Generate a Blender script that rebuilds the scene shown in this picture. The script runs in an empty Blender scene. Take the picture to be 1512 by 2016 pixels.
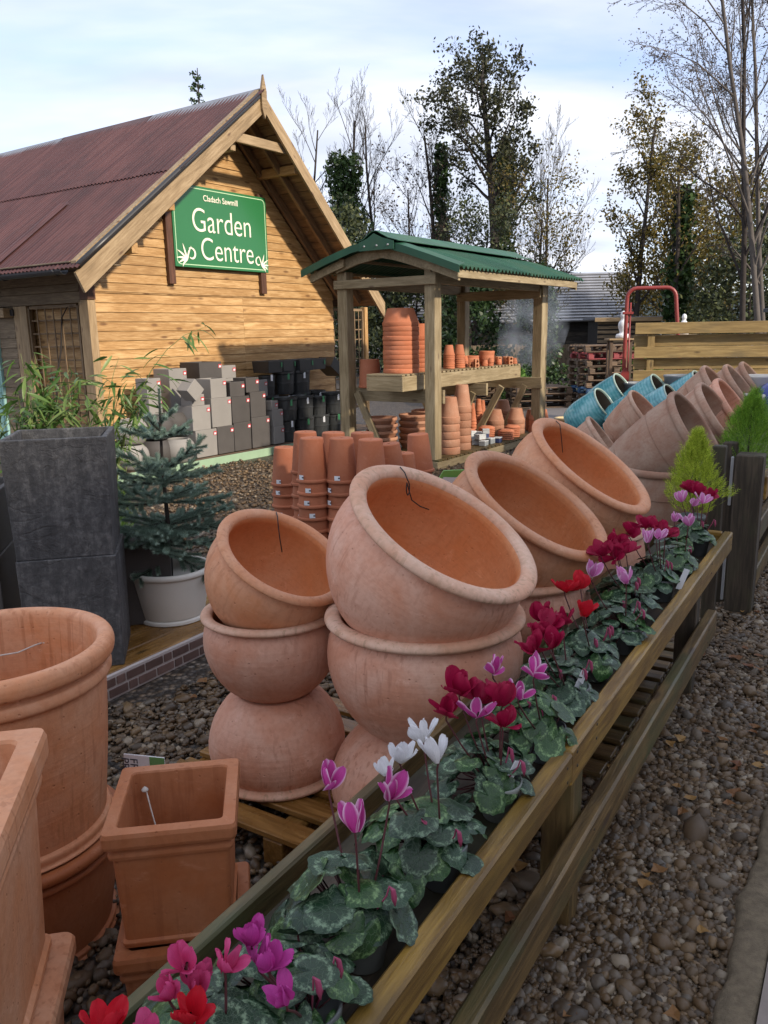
import bpy, math, random
import numpy as np
from mathutils import Matrix, Vector, Euler

rnd = random.Random(7)
npr = np.random.default_rng(11)
R = math.radians
scene = bpy.context.scene
COL = scene.collection

# ---------------------------------------------------------------- camera
cam_d = bpy.data.cameras.new('camera')
cam = bpy.data.objects.new('camera', cam_d)
COL.objects.link(cam)
cam_d.sensor_fit = 'VERTICAL'
cam_d.sensor_height = 24.0
cam_d.lens = 24.0 * 1580.0 / 2016.0
cam_d.clip_start = 0.05
cam_d.clip_end = 3000.0
_p, _r = R(12.6), R(1.0)
_F = Vector((0, math.cos(_p), -math.sin(_p)))
_R0 = Vector((1, 0, 0)); _U0 = _R0.cross(_F)
_Rv = math.cos(_r) * _R0 - math.sin(_r) * _U0
_Uv = _Rv.cross(_F)
cm = Matrix((_Rv, _Uv, -_F)).transposed().to_4x4()
cm.translation = (0, 0, 1.65)
cam.matrix_world = cm
scene.camera = cam

# ---------------------------------------------------------------- sun and sky
SUN_AZ, SUN_EL = 131.0, 27.0            # azimuth clockwise from +Y
sd = Vector((math.sin(R(SUN_AZ)) * math.cos(R(SUN_EL)), math.cos(R(SUN_AZ)) * math.cos(R(SUN_EL)), math.sin(R(SUN_EL))))
sl = bpy.data.lights.new('sun', 'SUN')
sl.energy = 2.5
sl.angle = R(2.5)
sl.color = (1.0, 0.88, 0.72)
so = bpy.data.objects.new('sun', sl)
so.rotation_euler = (-sd).to_track_quat('-Z', 'Y').to_euler()
so.location = (20, -16, 15)
COL.objects.link(so)

world = bpy.data.worlds.new('World')
scene.world = world
world.use_nodes = True
wn = world.node_tree; wn.nodes.clear()
def wnode(t, **k):
    n = wn.nodes.new(t)
    for a, b in k.items(): setattr(n, a, b)
    return n
w_out = wnode('ShaderNodeOutputWorld'); w_bg = wnode('ShaderNodeBackground')
w_sky = wnode('ShaderNodeTexSky', sky_type='NISHITA')
w_sky.sun_disc = False
w_sky.sun_elevation = R(SUN_EL); w_sky.sun_rotation = R(SUN_AZ)
w_sky.air_density = 1.0; w_sky.dust_density = 0.6; w_sky.ozone_density = 1.6
w_tc = wnode('ShaderNodeTexCoord')
w_sep = wnode('ShaderNodeSeparateXYZ')
wn.links.new(w_tc.outputs['Generated'], w_sep.inputs[0])
# project the view direction on a cloud layer: x/(z+.15), y/(z+.15)
w_add = wnode('ShaderNodeMath', operation='ADD'); w_add.inputs[1].default_value = 0.18
w_max = wnode('ShaderNodeMath', operation='MAXIMUM'); w_max.inputs[1].default_value = 0.0
wn.links.new(w_sep.outputs[2], w_max.inputs[0]); wn.links.new(w_max.outputs[0], w_add.inputs[0])
w_dx = wnode('ShaderNodeMath', operation='DIVIDE'); w_dy = wnode('ShaderNodeMath', operation='DIVIDE')
wn.links.new(w_sep.outputs[0], w_dx.inputs[0]); wn.links.new(w_add.outputs[0], w_dx.inputs[1])
wn.links.new(w_sep.outputs[1], w_dy.inputs[0]); wn.links.new(w_add.outputs[0], w_dy.inputs[1])
w_comb = wnode('ShaderNodeCombineXYZ')
wn.links.new(w_dx.outputs[0], w_comb.inputs[0]); wn.links.new(w_dy.outputs[0], w_comb.inputs[1])
w_map = wnode('ShaderNodeMapping')
w_map.inputs['Rotation'].default_value = (0, 0, R(38)); w_map.inputs['Scale'].default_value = (0.55, 1.05, 1.0)
w_map.inputs['Location'].default_value = (0.65, 0.1, 0.3)
wn.links.new(w_comb.outputs[0], w_map.inputs[0])
w_n1 = wnode('ShaderNodeTexNoise'); w_n1.inputs['Scale'].default_value = 1.15; w_n1.inputs['Detail'].default_value = 7.0; w_n1.inputs['Roughness'].default_value = 0.55; w_n1.inputs['Distortion'].default_value = 0.35
wn.links.new(w_map.outputs[0], w_n1.inputs['Vector'])
w_rmp = wnode('ShaderNodeValToRGB')
w_rmp.color_ramp.elements[0].position = 0.33; w_rmp.color_ramp.elements[0].color = (0.30, 0.30, 0.30, 1)
w_rmp.color_ramp.elements[1].position = 0.58; w_rmp.color_ramp.elements[1].color = (1, 1, 1, 1)
wn.links.new(w_n1.outputs['Fac'], w_rmp.inputs[0])
w_mul = wnode('ShaderNodeMix', data_type='RGBA', blend_type='MULTIPLY'); w_mul.inputs[0].default_value = 1.0
SKYK = 1.0
w_mul.inputs[7].default_value = (0.95 * SKYK, 0.92 * SKYK, 1.05 * SKYK, 1)
wn.links.new(w_sky.outputs[0], w_mul.inputs[6])
w_mix = wnode('ShaderNodeMix', data_type='RGBA')
wn.links.new(w_rmp.outputs[0], w_mix.inputs[0])
wn.links.new(w_mul.outputs[2], w_mix.inputs[6])
# cloud brightness varies a little with a second noise
w_n2 = wnode('ShaderNodeTexNoise'); w_n2.inputs['Scale'].default_value = 2.6; w_n2.inputs['Detail'].default_value = 4.0
wn.links.new(w_map.outputs[0], w_n2.inputs['Vector'])
w_r2 = wnode('ShaderNodeValToRGB')
CL = 4.6
w_r2.color_ramp.elements[0].position = 0.35; w_r2.color_ramp.elements[0].color = (0.62 * CL, 0.68 * CL, 0.82 * CL, 1)
w_r2.color_ramp.elements[1].position = 0.65; w_r2.color_ramp.elements[1].color = (0.87 * CL, 0.90 * CL, 0.99 * CL, 1)
wn.links.new(w_n2.outputs['Fac'], w_r2.inputs[0])
wn.links.new(w_r2.outputs[0], w_mix.inputs[7])
wn.links.new(w_mix.outputs[2], w_bg.inputs['Color'])
w_bg.inputs['Strength'].default_value = 0.13
wn.links.new(w_bg.outputs[0], w_out.inputs['Surface'])

vs = scene.view_settings
vs.view_transform = 'Standard'; vs.look = 'None'; vs.exposure = 1.1; vs.gamma = 1.0
vs.use_curve_mapping = False
scene.cycles.use_denoising = True
scene.cycles.max_bounces = 6
scene.cycles.diffuse_bounces = 3
scene.cycles.transparent_max_bounces = 8

# ---------------------------------------------------------------- object helpers
def tag(o, label=None, cat=None, group=None, kind=None):
    if label: o['label'] = label
    if cat: o['category'] = cat
    if group: o['group'] = group
    if kind: o['kind'] = kind
    return o

def link(name, data, parent=None, M=None, mat=None):
    o = bpy.data.objects.new(name, data)
    COL.objects.link(o)
    if parent is not None: o.parent = parent
    if M is not None: o.matrix_basis = M
    if mat is not None and data is not None:
        if len(data.materials) == 0: data.materials.append(mat)
        elif data.materials[0] != mat:
            o.material_slots[0].link = 'OBJECT'; o.material_slots[0].material = mat
    return o

def empty(name, loc=(0, 0, 0), rz=0.0, parent=None):
    o = bpy.data.objects.new(name, None)
    COL.objects.link(o)
    o.empty_display_size = 0.1
    o.location = loc; o.rotation_euler = (0, 0, rz)
    if parent: o.parent = parent
    return o

def copy_tree(o, parent=None, M=None):
    c = o.copy(); COL.objects.link(c)
    c.parent = parent
    if M is not None: c.matrix_basis = M
    for ch in list(o.children): copy_tree(ch, c)
    return c

def mesh(name, verts, faces, smooth=False, uvs=None):
    me = bpy.data.meshes.new(name)
    me.from_pydata([tuple(v) for v in verts], [], [tuple(f) for f in faces])
    if smooth: me.polygons.foreach_set('use_smooth', [True] * len(me.polygons))
    if uvs is not None:
        ul = me.uv_layers.new(name='UVMap')
        li = np.empty(len(me.loops), dtype=np.int32); me.loops.foreach_get('vertex_index', li)
        ul.data.foreach_set('uv', np.asarray(uvs, dtype=np.float32)[li].ravel())
    me.update()
    return me

def mesh_np(name, V, Fc, smooth=False):
    """V (n,3) float, Fc (m,k) int: fast path for big meshes"""
    V = np.asarray(V, dtype=np.float32); Fc = np.asarray(Fc, dtype=np.int32)
    me = bpy.data.meshes.new(name)
    k = Fc.shape[1]
    me.vertices.add(len(V)); me.vertices.foreach_set('co', V.ravel())
    me.loops.add(Fc.size); me.loops.foreach_set('vertex_index', Fc.ravel())
    me.polygons.add(len(Fc))
    me.polygons.foreach_set('loop_start', np.arange(0, Fc.size, k, dtype=np.int32))
    try: me.polygons.foreach_set('loop_total', np.full(len(Fc), k, dtype=np.int32))
    except Exception: pass
    me.polygons.foreach_set('use_smooth', np.full(len(Fc), smooth, dtype=bool))
    me.update(calc_edges=True); me.validate()
    return me

_box = {}
def box_mesh(lx, ly, lz, bev=0.004):
    """chamfered box centred on the origin"""
    key = (round(lx, 4), round(ly, 4), round(lz, 4), round(bev, 4))
    if key in _box: return _box[key]
    hx, hy, hz = lx / 2, ly / 2, lz / 2
    b = min(bev, hx * .45, hy * .45, hz * .45)
    V = []; idx = {}
    for sx in (-1, 1):
        for sy in (-1, 1):
            for sz in (-1, 1):
                for ax in range(3):
                    c = [sx * hx, sy * hy, sz * hz]; s = (sx, sy, sz)
                    for k in range(3):
                        if k != ax: c[k] -= s[k] * b
                    idx[(sx, sy, sz, ax)] = len(V); V.append(c)
    F = []
    def add(vs, nrm):
        a, b_, c = (Vector(V[i]) for i in vs[:3])
        if (b_ - a).cross(c - a).dot(Vector(nrm)) < 0: vs = vs[::-1]
        F.append(vs)
    for ax in range(3):
        o1, o2 = [k for k in range(3) if k != ax]
        for s in (-1, 1):
            vs = []
            for a, b2 in ((-1, -1), (1, -1), (1, 1), (-1, 1)):
                sg = [0, 0, 0]; sg[ax] = s; sg[o1] = a; sg[o2] = b2
                vs.append(idx[(*sg, ax)])
            nr = [0, 0, 0]; nr[ax] = s; add(vs, nr)
    for ax in range(3):
        o1, o2 = [k for k in range(3) if k != ax]
        for a in (-1, 1):
            for b2 in (-1, 1):
                vs = []
                for e, fx in ((-1, o1), (1, o1), (1, o2), (-1, o2)):
                    sg = [0, 0, 0]; sg[ax] = e; sg[o1] = a; sg[o2] = b2
                    vs.append(idx[(*sg, fx)])
                nr = [0, 0, 0]; nr[o1] = a; nr[o2] = b2; add(vs, nr)
    for sx in (-1, 1):
        for sy in (-1, 1):
            for sz in (-1, 1):
                add([idx[(sx, sy, sz, k)] for k in range(3)], (sx, sy, sz))
    me = mesh('box', V, F)
    _box[key] = me
    return me

def box(name, x0, x1, y0, y1, z0, z1, mat, parent=None, bev=0.004, jit=0.0):
    """box given by its extents; long side gets the object's X axis (grain direction)"""
    c = Vector(((x0 + x1) / 2, (y0 + y1) / 2, (z0 + z1) / 2))
    L = (x1 - x0, y1 - y0, z1 - z0)
    ax = max(range(3), key=lambda k: L[k])
    if ax == 0: rot = Matrix.Identity(3); d = (L[0], L[1], L[2])
    elif ax == 1: rot = Matrix(((0, -1, 0), (1, 0, 0), (0, 0, 1))); d = (L[1], L[0], L[2])
    else: rot = Matrix(((0, 0, -1), (0, 1, 0), (1, 0, 0))); d = (L[2], L[1], L[0])
    M = Matrix.Translation(c) @ rot.to_4x4()
    if jit: M = M @ Euler((rnd.gauss(0, jit), rnd.gauss(0, jit), rnd.gauss(0, jit))).to_matrix().to_4x4()
    key = box_mesh(*d, bev)
    return link(name, key.copy() if len(key.materials) and key.materials[0] != mat else key, parent, M, mat)

_boxm = {}
def boxm(lx, ly, lz, bev, mat):
    key = (round(lx, 4), round(ly, 4), round(lz, 4), round(bev, 4), mat.name)
    if key not in _boxm:
        me = box_mesh(lx, ly, lz, bev).copy(); me.materials.clear(); me.materials.append(mat); _boxm[key] = me
    return _boxm[key]

def beam(name, p, q, w, h, mat, parent=None, up=(0, 0, 1), bev=0.004, ext=0.0):
    """board from p to q, w across, h along up"""
    p, q = Vector(p), Vector(q); x = (q - p); L = x.length + 2 * ext; x.normalize()
    z = Vector(up) - x * Vector(up).dot(x); z.normalize(); y = z.cross(x)
    M = Matrix((x, y, z)).transposed().to_4x4(); M.translation = (p + q) / 2
    return link(name, boxm(L, w, h, bev, mat), parent, M)

def lathe(name, prof, seg=48, mat=None, sharp=None):
    V, F = [], []
    rings = []
    for r, z in prof:
        if r < 1e-6:
            rings.append([len(V)]); V.append((0, 0, z))
        else:
            rings.append(list(range(len(V), len(V) + seg)))
            for k in range(seg):
                a = 2 * math.pi * k / seg
                V.append((r * math.cos(a), r * math.sin(a), z))
    for A, B in zip(rings, rings[1:]):
        for k in range(seg):
            k2 = (k + 1) % seg
            if len(A) == 1 and len(B) == 1: continue
            if len(A) == 1: F.append((A[0], B[k2], B[k]))
            elif len(B) == 1: F.append((A[k], A[k2], B[0]))
            else: F.append((A[k], A[k2], B[k2], B[k]))
    me = mesh(name, V, F, smooth=True)
    if sharp: me.set_sharp_from_angle(angle=R(sharp))
    if mat: me.materials.append(mat)
    return me

def smooth_prof(pts, sub=3):
    """Catmull-Rom through profile points"""
    P = [pts[0]] + list(pts) + [pts[-1]]
    out = []
    for i in range(1, len(P) - 2):
        p0, p1, p2, p3 = (np.array(P[i + k], float) for k in (-1, 0, 1, 2))
        for j in range(sub):
            t = j / sub
            q = .5 * ((2 * p1) + (-p0 + p2) * t + (2 * p0 - 5 * p1 + 4 * p2 - p3) * t * t + (-p0 + 3 * p1 - 3 * p2 + p3) * t ** 3)
            out.append((max(q[0], 0), q[1]))
    out.append(tuple(pts[-1]))
    return out

def tube_geo(pts, rad, n=6, cap=True):
    pts = [Vector(p) for p in pts]
    if not hasattr(rad, '__len__'): rad = [rad] * len(pts)
    V, F = [], []
    t = (pts[1] - pts[0]).normalized()
    ref = Vector((0, 0, 1)) if abs(t.z) < .9 else Vector((1, 0, 0))
    nx = t.cross(ref).normalized()
    for i, p in enumerate(pts):
        t = (pts[min(i + 1, len(pts) - 1)] - pts[max(i - 1, 0)]).normalized()
        nx = (nx - t * nx.dot(t)).normalized(); ny = t.cross(nx)
        for k in range(n):
            a = 2 * math.pi * k / n
            V.append(p + (nx * math.cos(a) + ny * math.sin(a)) * rad[i])
    for i in range(len(pts) - 1):
        for k in range(n):
            k2 = (k + 1) % n
            F.append((i * n + k, i * n + k2, (i + 1) * n + k2, (i + 1) * n + k))
    if cap:
        F.append(tuple(range(n))[::-1]); F.append(tuple(range((len(pts) - 1) * n, len(pts) * n)))
    return V, F

def tube(name, pts, rad, mat, parent=None, n=8):
    V, F = tube_geo(pts, rad, n)
    me = mesh(name, V, F, smooth=True); me.materials.append(mat)
    return link(name, me, parent)

def join(geos):
    V, F = [], []
    for v, f in geos:
        o = len(V); V.extend(v); F.extend(tuple(i + o for i in q) for q in f)
    return V, F

def box_geo(x0, x1, y0, y1, z0, z1):
    V = [(x, y, z) for x in (x0, x1) for y in (y0, y1) for z in (z0, z1)]
    F = [(0, 1, 3, 2), (4, 6, 7, 5), (0, 4, 5, 1), (2, 3, 7, 6), (0, 2, 6, 4), (1, 5, 7, 3)]
    return V, F

def prism(name, poly, y0, y1, mat, parent=None, M=None):
    """polygon in local XZ extruded along Y"""
    n = len(poly)
    V = [(x, y0, z) for x, z in poly] + [(x, y1, z) for x, z in poly]
    F = [tuple(range(n)), tuple(range(2 * n - 1, n - 1, -1))]
    F += [(i, i + n, (i + 1) % n + n, (i + 1) % n) for i in range(n)]
    me = mesh(name, V, F); me.materials.append(mat)
    fix_normals(me)
    return link(name, me, parent, M)

def fix_normals(me):
    import bmesh
    bm = bmesh.new(); bm.from_mesh(me)
    bmesh.ops.recalc_face_normals(bm, faces=bm.faces); bm.to_mesh(me); bm.free()

def TRS(loc, rot=(0, 0, 0), sc=1.0):
    s = (sc, sc, sc) if not hasattr(sc, '__len__') else sc
    return Matrix.LocRotScale(Vector(loc), Euler(rot), Vector(s))
# ---------------------------------------------------------------- materials
class NT:
    def __init__(s, name):
        s.m = bpy.data.materials.new(name); s.m.use_nodes = True
        s.t = s.m.node_tree; s.t.nodes.clear()
        s.out = s.t.nodes.new('ShaderNodeOutputMaterial')
        s.b = s.t.nodes.new('ShaderNodeBsdfPrincipled')
        s.t.links.new(s.b.outputs[0], s.out.inputs[0])
    def n(s, typ, ins=None, **k):
        x = s.t.nodes.new(typ)
        for a, b in k.items(): setattr(x, a, b)
        for a, b in (ins or {}).items(): s.set(x.inputs[a], b)
        return x
    def set(s, sock, v):
        if hasattr(v, 'is_output'): s.t.links.new(v, sock)
        elif hasattr(v, '__len__') and len(v) == 3 and sock.type == 'RGBA': sock.default_value = (*v, 1)
        else: sock.default_value = v
    def coords(s, scale=(1, 1, 1), rand=True, src='Object', rot=(0, 0, 0)):
        tc = s.n('ShaderNodeTexCoord').outputs[src]
        if rand:
            oi = s.n('ShaderNodeObjectInfo')
            sc = s.n('ShaderNodeVectorMath', {0: (37.0, 91.0, 53.0)}, operation='SCALE'); s.set(sc.inputs['Scale'], oi.outputs['Random'])
            tc = s.n('ShaderNodeVectorMath', {0: tc, 1: sc.outputs[0]}, operation='ADD').outputs[0]
        return s.n('ShaderNodeMapping', {'Vector': tc, 'Scale': scale, 'Rotation': rot}).outputs[0]
    def noise(s, vec, scale, detail=4.0, rough=.55, dist=0.0):
        return s.n('ShaderNodeTexNoise', {'Vector': vec, 'Scale': scale, 'Detail': detail, 'Roughness': rough, 'Distortion': dist}).outputs['Fac']
    def ramp(s, fac, *st):
        r = s.n('ShaderNodeValToRGB', {0: fac}); e = r.color_ramp.elements
        while len(e) < len(st): e.new(.5)
        for k, (p, c) in enumerate(st):
            e[k].position = p
            e[k].color = (c, c, c, 1) if not hasattr(c, '__len__') else (*c, 1)
        return r.outputs[0]
    def mix(s, fac, a, b, blend='MIX'):
        x = s.n('ShaderNodeMix', data_type='RGBA', blend_type=blend)
        s.set(x.inputs[0], fac); s.set(x.inputs[6], a); s.set(x.inputs[7], b)
        return x.outputs[2]
    def math(s, op, a, b=0.0):
        x = s.n('ShaderNodeMath', operation=op); s.set(x.inputs[0], a); s.set(x.inputs[1], b)
        return x.outputs[0]
    def bump(s, h, strength=.3, dist=.01, nrm=None):
        x = s.n('ShaderNodeBump', {'Height': h, 'Strength': strength, 'Distance': dist})
        if nrm is not None: s.set(x.inputs['Normal'], nrm)
        s.t.links.new(x.outputs[0], s.b.inputs['Normal']); return x.outputs[0]
    def col(s, c, rough=.6, spec=.5, metal=0.0):
        s.set(s.b.inputs['Base Color'], c); s.set(s.b.inputs['Roughness'], rough)
        s.set(s.b.inputs['Specular IOR Level'], spec); s.set(s.b.inputs['Metallic'], metal)
        return s.m
    def rnd(s): return s.n('ShaderNodeObjectInfo').outputs['Random']
    def hsv(s, c, h=.5, sat=1.0, v=1.0):
        return s.n('ShaderNodeHueSaturation', {'Color': c, 'Hue': h, 'Saturation': sat, 'Value': v}).outputs[0]

def wood(name, light, dark, knots=(.10, .05, .02), grain=1.0, rough=.65, stain=None, knotty=.5, vary=.25, wet=0.0):
    t = NT(name)
    v = t.coords((1.6, 22, 22)); v2 = t.coords((.9, 5, 5)); v3 = t.coords((1, 1, 1))
    g = t.noise(v, 3.0 * grain, 6, .65, .6)
    g2 = t.noise(v2, 2.0, 3, .5, .8)
    f = t.math('ADD', t.math('MULTIPLY', g, .6), t.math('MULTIPLY', g2, .4))
    c = t.ramp(f, (.37, tuple(x * .8 for x in dark)), (.46, dark), (.53, tuple(.4 * a + .6 * b for a, b in zip(light, dark))), (.62, light))
    vk = t.coords((2.6, 7.5, 7.5))
    k = t.n('ShaderNodeTexVoronoi', {'Vector': vk, 'Scale': 1.0, 'Randomness': 1.0})
    kf = t.ramp(k.outputs['Distance'], (.07 * knotty + .03, 1.0), (.2 * knotty + .05, .0))
    c = t.mix(t.math('MULTIPLY', kf, .8), c, knots)
    if stain is not None:
        s_ = t.ramp(t.noise(t.coords((1.2, 3, 3)), 1.7, 4, .6), (.48, 0.0), (.68, 1.0))
        c = t.mix(t.math('MULTIPLY', s_, .7), c, stain)
    val = t.math('ADD', t.math('MULTIPLY', t.rnd(), vary), 1.0 - vary * .5)
    c = t.hsv(c, .5, 1.0, val)
    t.bump(g, .5, .005)
    rr = rough if not wet else t.ramp(t.noise(v3, 9, 3), (.4, rough - wet), (.65, rough))
    return t.col(c, rr, .4)

def terracotta(name, base, pale, dark, pale_amt=.5, streak=.35, rough=.75, pits=True, hue_vary=.12, wet=.0, ring=0.0):
    t = NT(name)
    v = t.coords((1, 1, 1)); vs_ = t.coords((58, 58, 2.0))
    big = t.noise(v, 5.5, 4, .6, .4); fine = t.noise(v, 60, 3, .6)
    c = t.mix(t.ramp(big, (.38, 0.0), (.66, 1.0)), base, pale) if pale_amt >= 1 else t.mix(t.math('MULTIPLY', t.ramp(big, (.38, 0.0), (.66, 1.0)), pale_amt), base, pale)
    c = t.mix(t.math('MULTIPLY', t.ramp(fine, (.35, 1.0), (.55, 0.0)), .18), c, dark)
    st = t.ramp(t.noise(vs_, 1.0, 3, .5, .2), (.55, 0.0), (.63, 1.0))
    stm = t.math('MULTIPLY', st, t.ramp(t.noise(v, 3.2, 2), (.42, 0.0), (.62, 1.0)))
    c = t.mix(t.math('MULTIPLY', stm, streak), c, dark)
    bl = t.ramp(t.noise(t.coords((1, 1, 1.3)), 14, 5, .7, .8), (.60, 0.0), (.74, 1.0))
    c = t.mix(t.math('MULTIPLY', bl, .40), c, tuple(min(1, x * 1.25 + .05) for x in pale))
    c = t.hsv(c, .5, 1.0, t.math('ADD', t.math('MULTIPLY', t.rnd(), hue_vary * 2), 1 - hue_vary))
    h = t.math('ADD', t.math('MULTIPLY', big, .35), t.math('MULTIPLY', fine, .25))
    if ring:
        rg = t.noise(t.coords((.6, .6, 90)), 1.0, 2, .5)
        h = t.math('ADD', h, t.math('MULTIPLY', rg, ring))
    if pits:
        vr = t.n('ShaderNodeTexVoronoi', {'Vector': v, 'Scale': 34.0})
        pm = t.ramp(vr.outputs['Distance'], (.05, 1.0), (.13, 0.0))
        c = t.mix(t.math('MULTIPLY', pm, .35), c, dark)
        h = t.math('SUBTRACT', h, t.math('MULTIPLY', pm, .5))
    t.bump(h, .5, .007)
    rr = t.ramp(t.noise(v, 7, 4, .6), (.35, rough - wet), (.62, rough)) if wet else rough
    return t.col(c, rr, .35)

def plain(name, c, rough=.5, spec=.5, metal=0.0, vary=.1, nz=8.0, amt=.25, bump=.1):
    t = NT(name)
    v = t.coords((1, 1, 1))
    n_ = t.noise(v, nz, 5, .6)
    cc = t.mix(t.math('MULTIPLY', t.ramp(n_, (.35, 1.0), (.65, 0.0)), amt), c, tuple(x * .55 for x in c))
    cc = t.hsv(cc, .5, 1.0, t.math('ADD', t.math('MULTIPLY', t.rnd(), vary), 1 - vary / 2))
    if bump: t.bump(t.noise(v, nz * 6, 3, .6), bump, .003)
    return t.col(cc, rough, spec, metal)

def leafmat(name, c1, c2, rough=.45, vary=.3, trans=.25):
    t = NT(name)
    isl = t.n('ShaderNodeNewGeometry').outputs['Random Per Island']
    c = t.mix(isl, c1, c2)
    c = t.hsv(c, .5, 1.0, t.math('ADD', t.math('MULTIPLY', isl, vary), 1 - vary / 2))
    t.col(c, rough, .3)
    if trans:
        tr = t.n('ShaderNodeBsdfTranslucent', {'Color': c})
        ms = t.n('ShaderNodeMixShader', {0: trans})
        t.t.links.new(t.b.outputs[0], ms.inputs[1]); t.t.links.new(tr.outputs[0], ms.inputs[2])
        t.t.links.new(ms.outputs[0], t.out.inputs[0])
    return t.m

MT = {}
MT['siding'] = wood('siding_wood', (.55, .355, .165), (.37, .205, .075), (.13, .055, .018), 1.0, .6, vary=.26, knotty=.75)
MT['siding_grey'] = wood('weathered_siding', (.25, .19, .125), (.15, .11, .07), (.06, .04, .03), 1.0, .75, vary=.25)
MT['trim'] = wood('trim_wood', (.40, .29, .17), (.27, .185, .10), (.10, .05, .03), .8, .65, vary=.2)
MT['soffit'] = wood('soffit_wood', (.30, .17, .08), (.18, .10, .05), (.07, .04, .02), 1.0, .7, vary=.35)
MT['shelter'] = wood('shelter_wood', (.36, .29, .18), (.235, .18, .10), (.12, .08, .05), .8, .65, vary=.22)
MT['fence'] = wood('treated_rail', (.33, .195, .040), (.15, .08, .016), (.06, .035, .015), .9, .45, stain=(.13, .085, .02), vary=.2, wet=.12)
MT['fence_old'] = wood('mossy_rail', (.20, .125, .048), (.085, .053, .02), (.05, .03, .02), .9, .55, stain=(.06, .075, .03), vary=.25, wet=.1)
MT['post'] = wood('dark_post', (.085, .062, .042), (.04, .03, .02), (.02, .015, .01), .8, .7, stain=(.05, .055, .025), vary=.2)
MT['slat'] = wood('slat_fence_wood', (.36, .25, .10), (.24, .16, .06), (.07, .04, .02), .7, .65, stain=(.16, .12, .06), vary=.3)
MT['deck'] = wood('deck_wood', (.34, .18, .055), (.18, .085, .02), (.05, .03, .01), .8, .35, vary=.25, wet=.15)
MT['pallet'] = wood('pallet_wood', (.20, .13, .08), (.09, .06, .04), (.04, .03, .02), .8, .7, vary=.5)
MT['barn'] = wood('barn_boards', (.05, .045, .042), (.022, .02, .02), (.012, .01, .01), .8, .7, vary=.4)
MT['lattice'] = wood('lattice_wood', (.25, .165, .09), (.15, .10, .055), (.07, .04, .02), 1.0, .7, vary=.2)
MT['redbrown'] = wood('stained_batten', (.14, .06, .035), (.08, .035, .02), (.04, .02, .01), .8, .6, vary=.2)
MT['tc'] = terracotta('terracotta_bowl', (.58, .27, .17), (.66, .41, .31), (.32, .11, .055), .85, .42, .72, wet=.14, ring=.35)
MT['tc_in'] = terracotta('terracotta_inside', (.62, .235, .09), (.66, .33, .17), (.38, .12, .04), .6, .15, .6, wet=.12, ring=.35)
MT['tc_rim'] = terracotta('weathered_rim', (.57, .30, .19), (.64, .43, .32), (.26, .17, .09), .9, .5, .75, wet=.1)
MT['tc_orange'] = terracotta('terracotta_orange', (.58, .245, .115), (.62, .35, .22), (.34, .12, .05), .75, .45, .65, wet=.15, ring=.3)
MT['tc_deep'] = terracotta('terracotta_deep', (.38, .125, .045), (.46, .21, .11), (.26, .085, .035), .6, .4, .65, wet=.18)
MT['tc_pot'] = terracotta('terracotta_pot', (.41, .135, .066), (.46, .19, .11), (.32, .095, .045), .5, .1, .78, pits=False, hue_vary=.16)
MT['tc_pot2'] = terracotta('terracotta_shelf_pot', (.44, .145, .068), (.48, .20, .12), (.35, .11, .05), .5, .1, .8, pits=False, hue_vary=.14)
MT['tc_dull'] = terracotta('terracotta_dull', (.36, .165, .095), (.42, .24, .16), (.22, .085, .045), .6, .15, .8, pits=False, hue_vary=.14)
MT['tc_grey'] = terracotta('weathered_terracotta', (.36, .20, .135), (.45, .32, .24), (.21, .10, .065), .9, .3, .8, hue_vary=.16, ring=.5)
MT['cream'] = plain('cream_glaze', (.55, .42, .22), .5)
MT['white_pot'] = plain('off_white_pot', (.70, .67, .61), .45, .4, amt=.12)
MT['paint_white'] = plain('white_plastic', (.75, .76, .78), .4, amt=.08)
MT['slab'] = plain('grey_fibreclay', (.27, .255, .24), .75, .3, vary=.12, amt=.18, nz=5)
MT['charcoal'] = plain('charcoal_fibreclay', (.085, .078, .075), .7, .3, vary=.25, amt=.3, nz=5)
MT['black_plastic'] = plain('black_plastic', (.040, .043, .045), .35, .5, vary=.3)
MT['grey_plastic'] = plain('grey_pot_plastic', (.115, .125, .125), .5, .4, vary=.2, amt=.35)
MT['sticker'] = plain('white_sticker', (.74, .76, .80), .5, amt=.04, bump=0)
MT['barcode'] = plain('sticker_print', (.06, .07, .10), .5, bump=0)
MT['redtag'] = plain('red_tag', (.55, .07, .08), .5, bump=0, amt=.08)
MT['greentag'] = plain('green_tag', (.05, .23, .10), .5, bump=0)
MT['green_strip'] = plain('pale_green_paint', (.30, .43, .29), .6, .3, amt=.2)
MT['teal_paint'] = plain('teal_door_paint', (.26, .45, .42), .6, .3, amt=.12)
MT['gutter'] = plain('black_gutter', (.03, .03, .033), .4, .5)
MT['lead'] = plain('grey_flashing', (.20, .21, .24), .45, .5, amt=.3)
MT['signgreen'] = plain('sign_green', (.028, .17, .058), .28, .5, vary=0, amt=.12, nz=2, bump=.03)
MT['signwhite'] = plain('sign_lettering', (.86, .82, .68), .45, .4, vary=0, amt=.05, bump=0)
MT['signline'] = plain('sign_border', (.50, .72, .45), .45, .4, vary=0, amt=.05, bump=0)
MT['steel'] = plain('galvanised_steel', (.45, .46, .48), .4, .5, .6, amt=.3)
MT['redpaint'] = plain('red_tube_paint', (.27, .04, .035), .4, .5, vary=0, amt=.5, nz=7)
MT['palletred'] = plain('red_pallet', (.26, .045, .05), .7, amt=.4)
MT['palletblue'] = plain('blue_pallet', (.045, .11, .23), .7, amt=.4)
MT['string'] = plain('string', (.60, .55, .50), .8, bump=0)
MT['wire'] = plain('black_wire', (.012, .012, .014), .5, bump=0)
MT['brick'] = plain('brick_print', (.17, .105, .09), .6, .3, vary=.5, nz=22, amt=.6)
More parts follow.
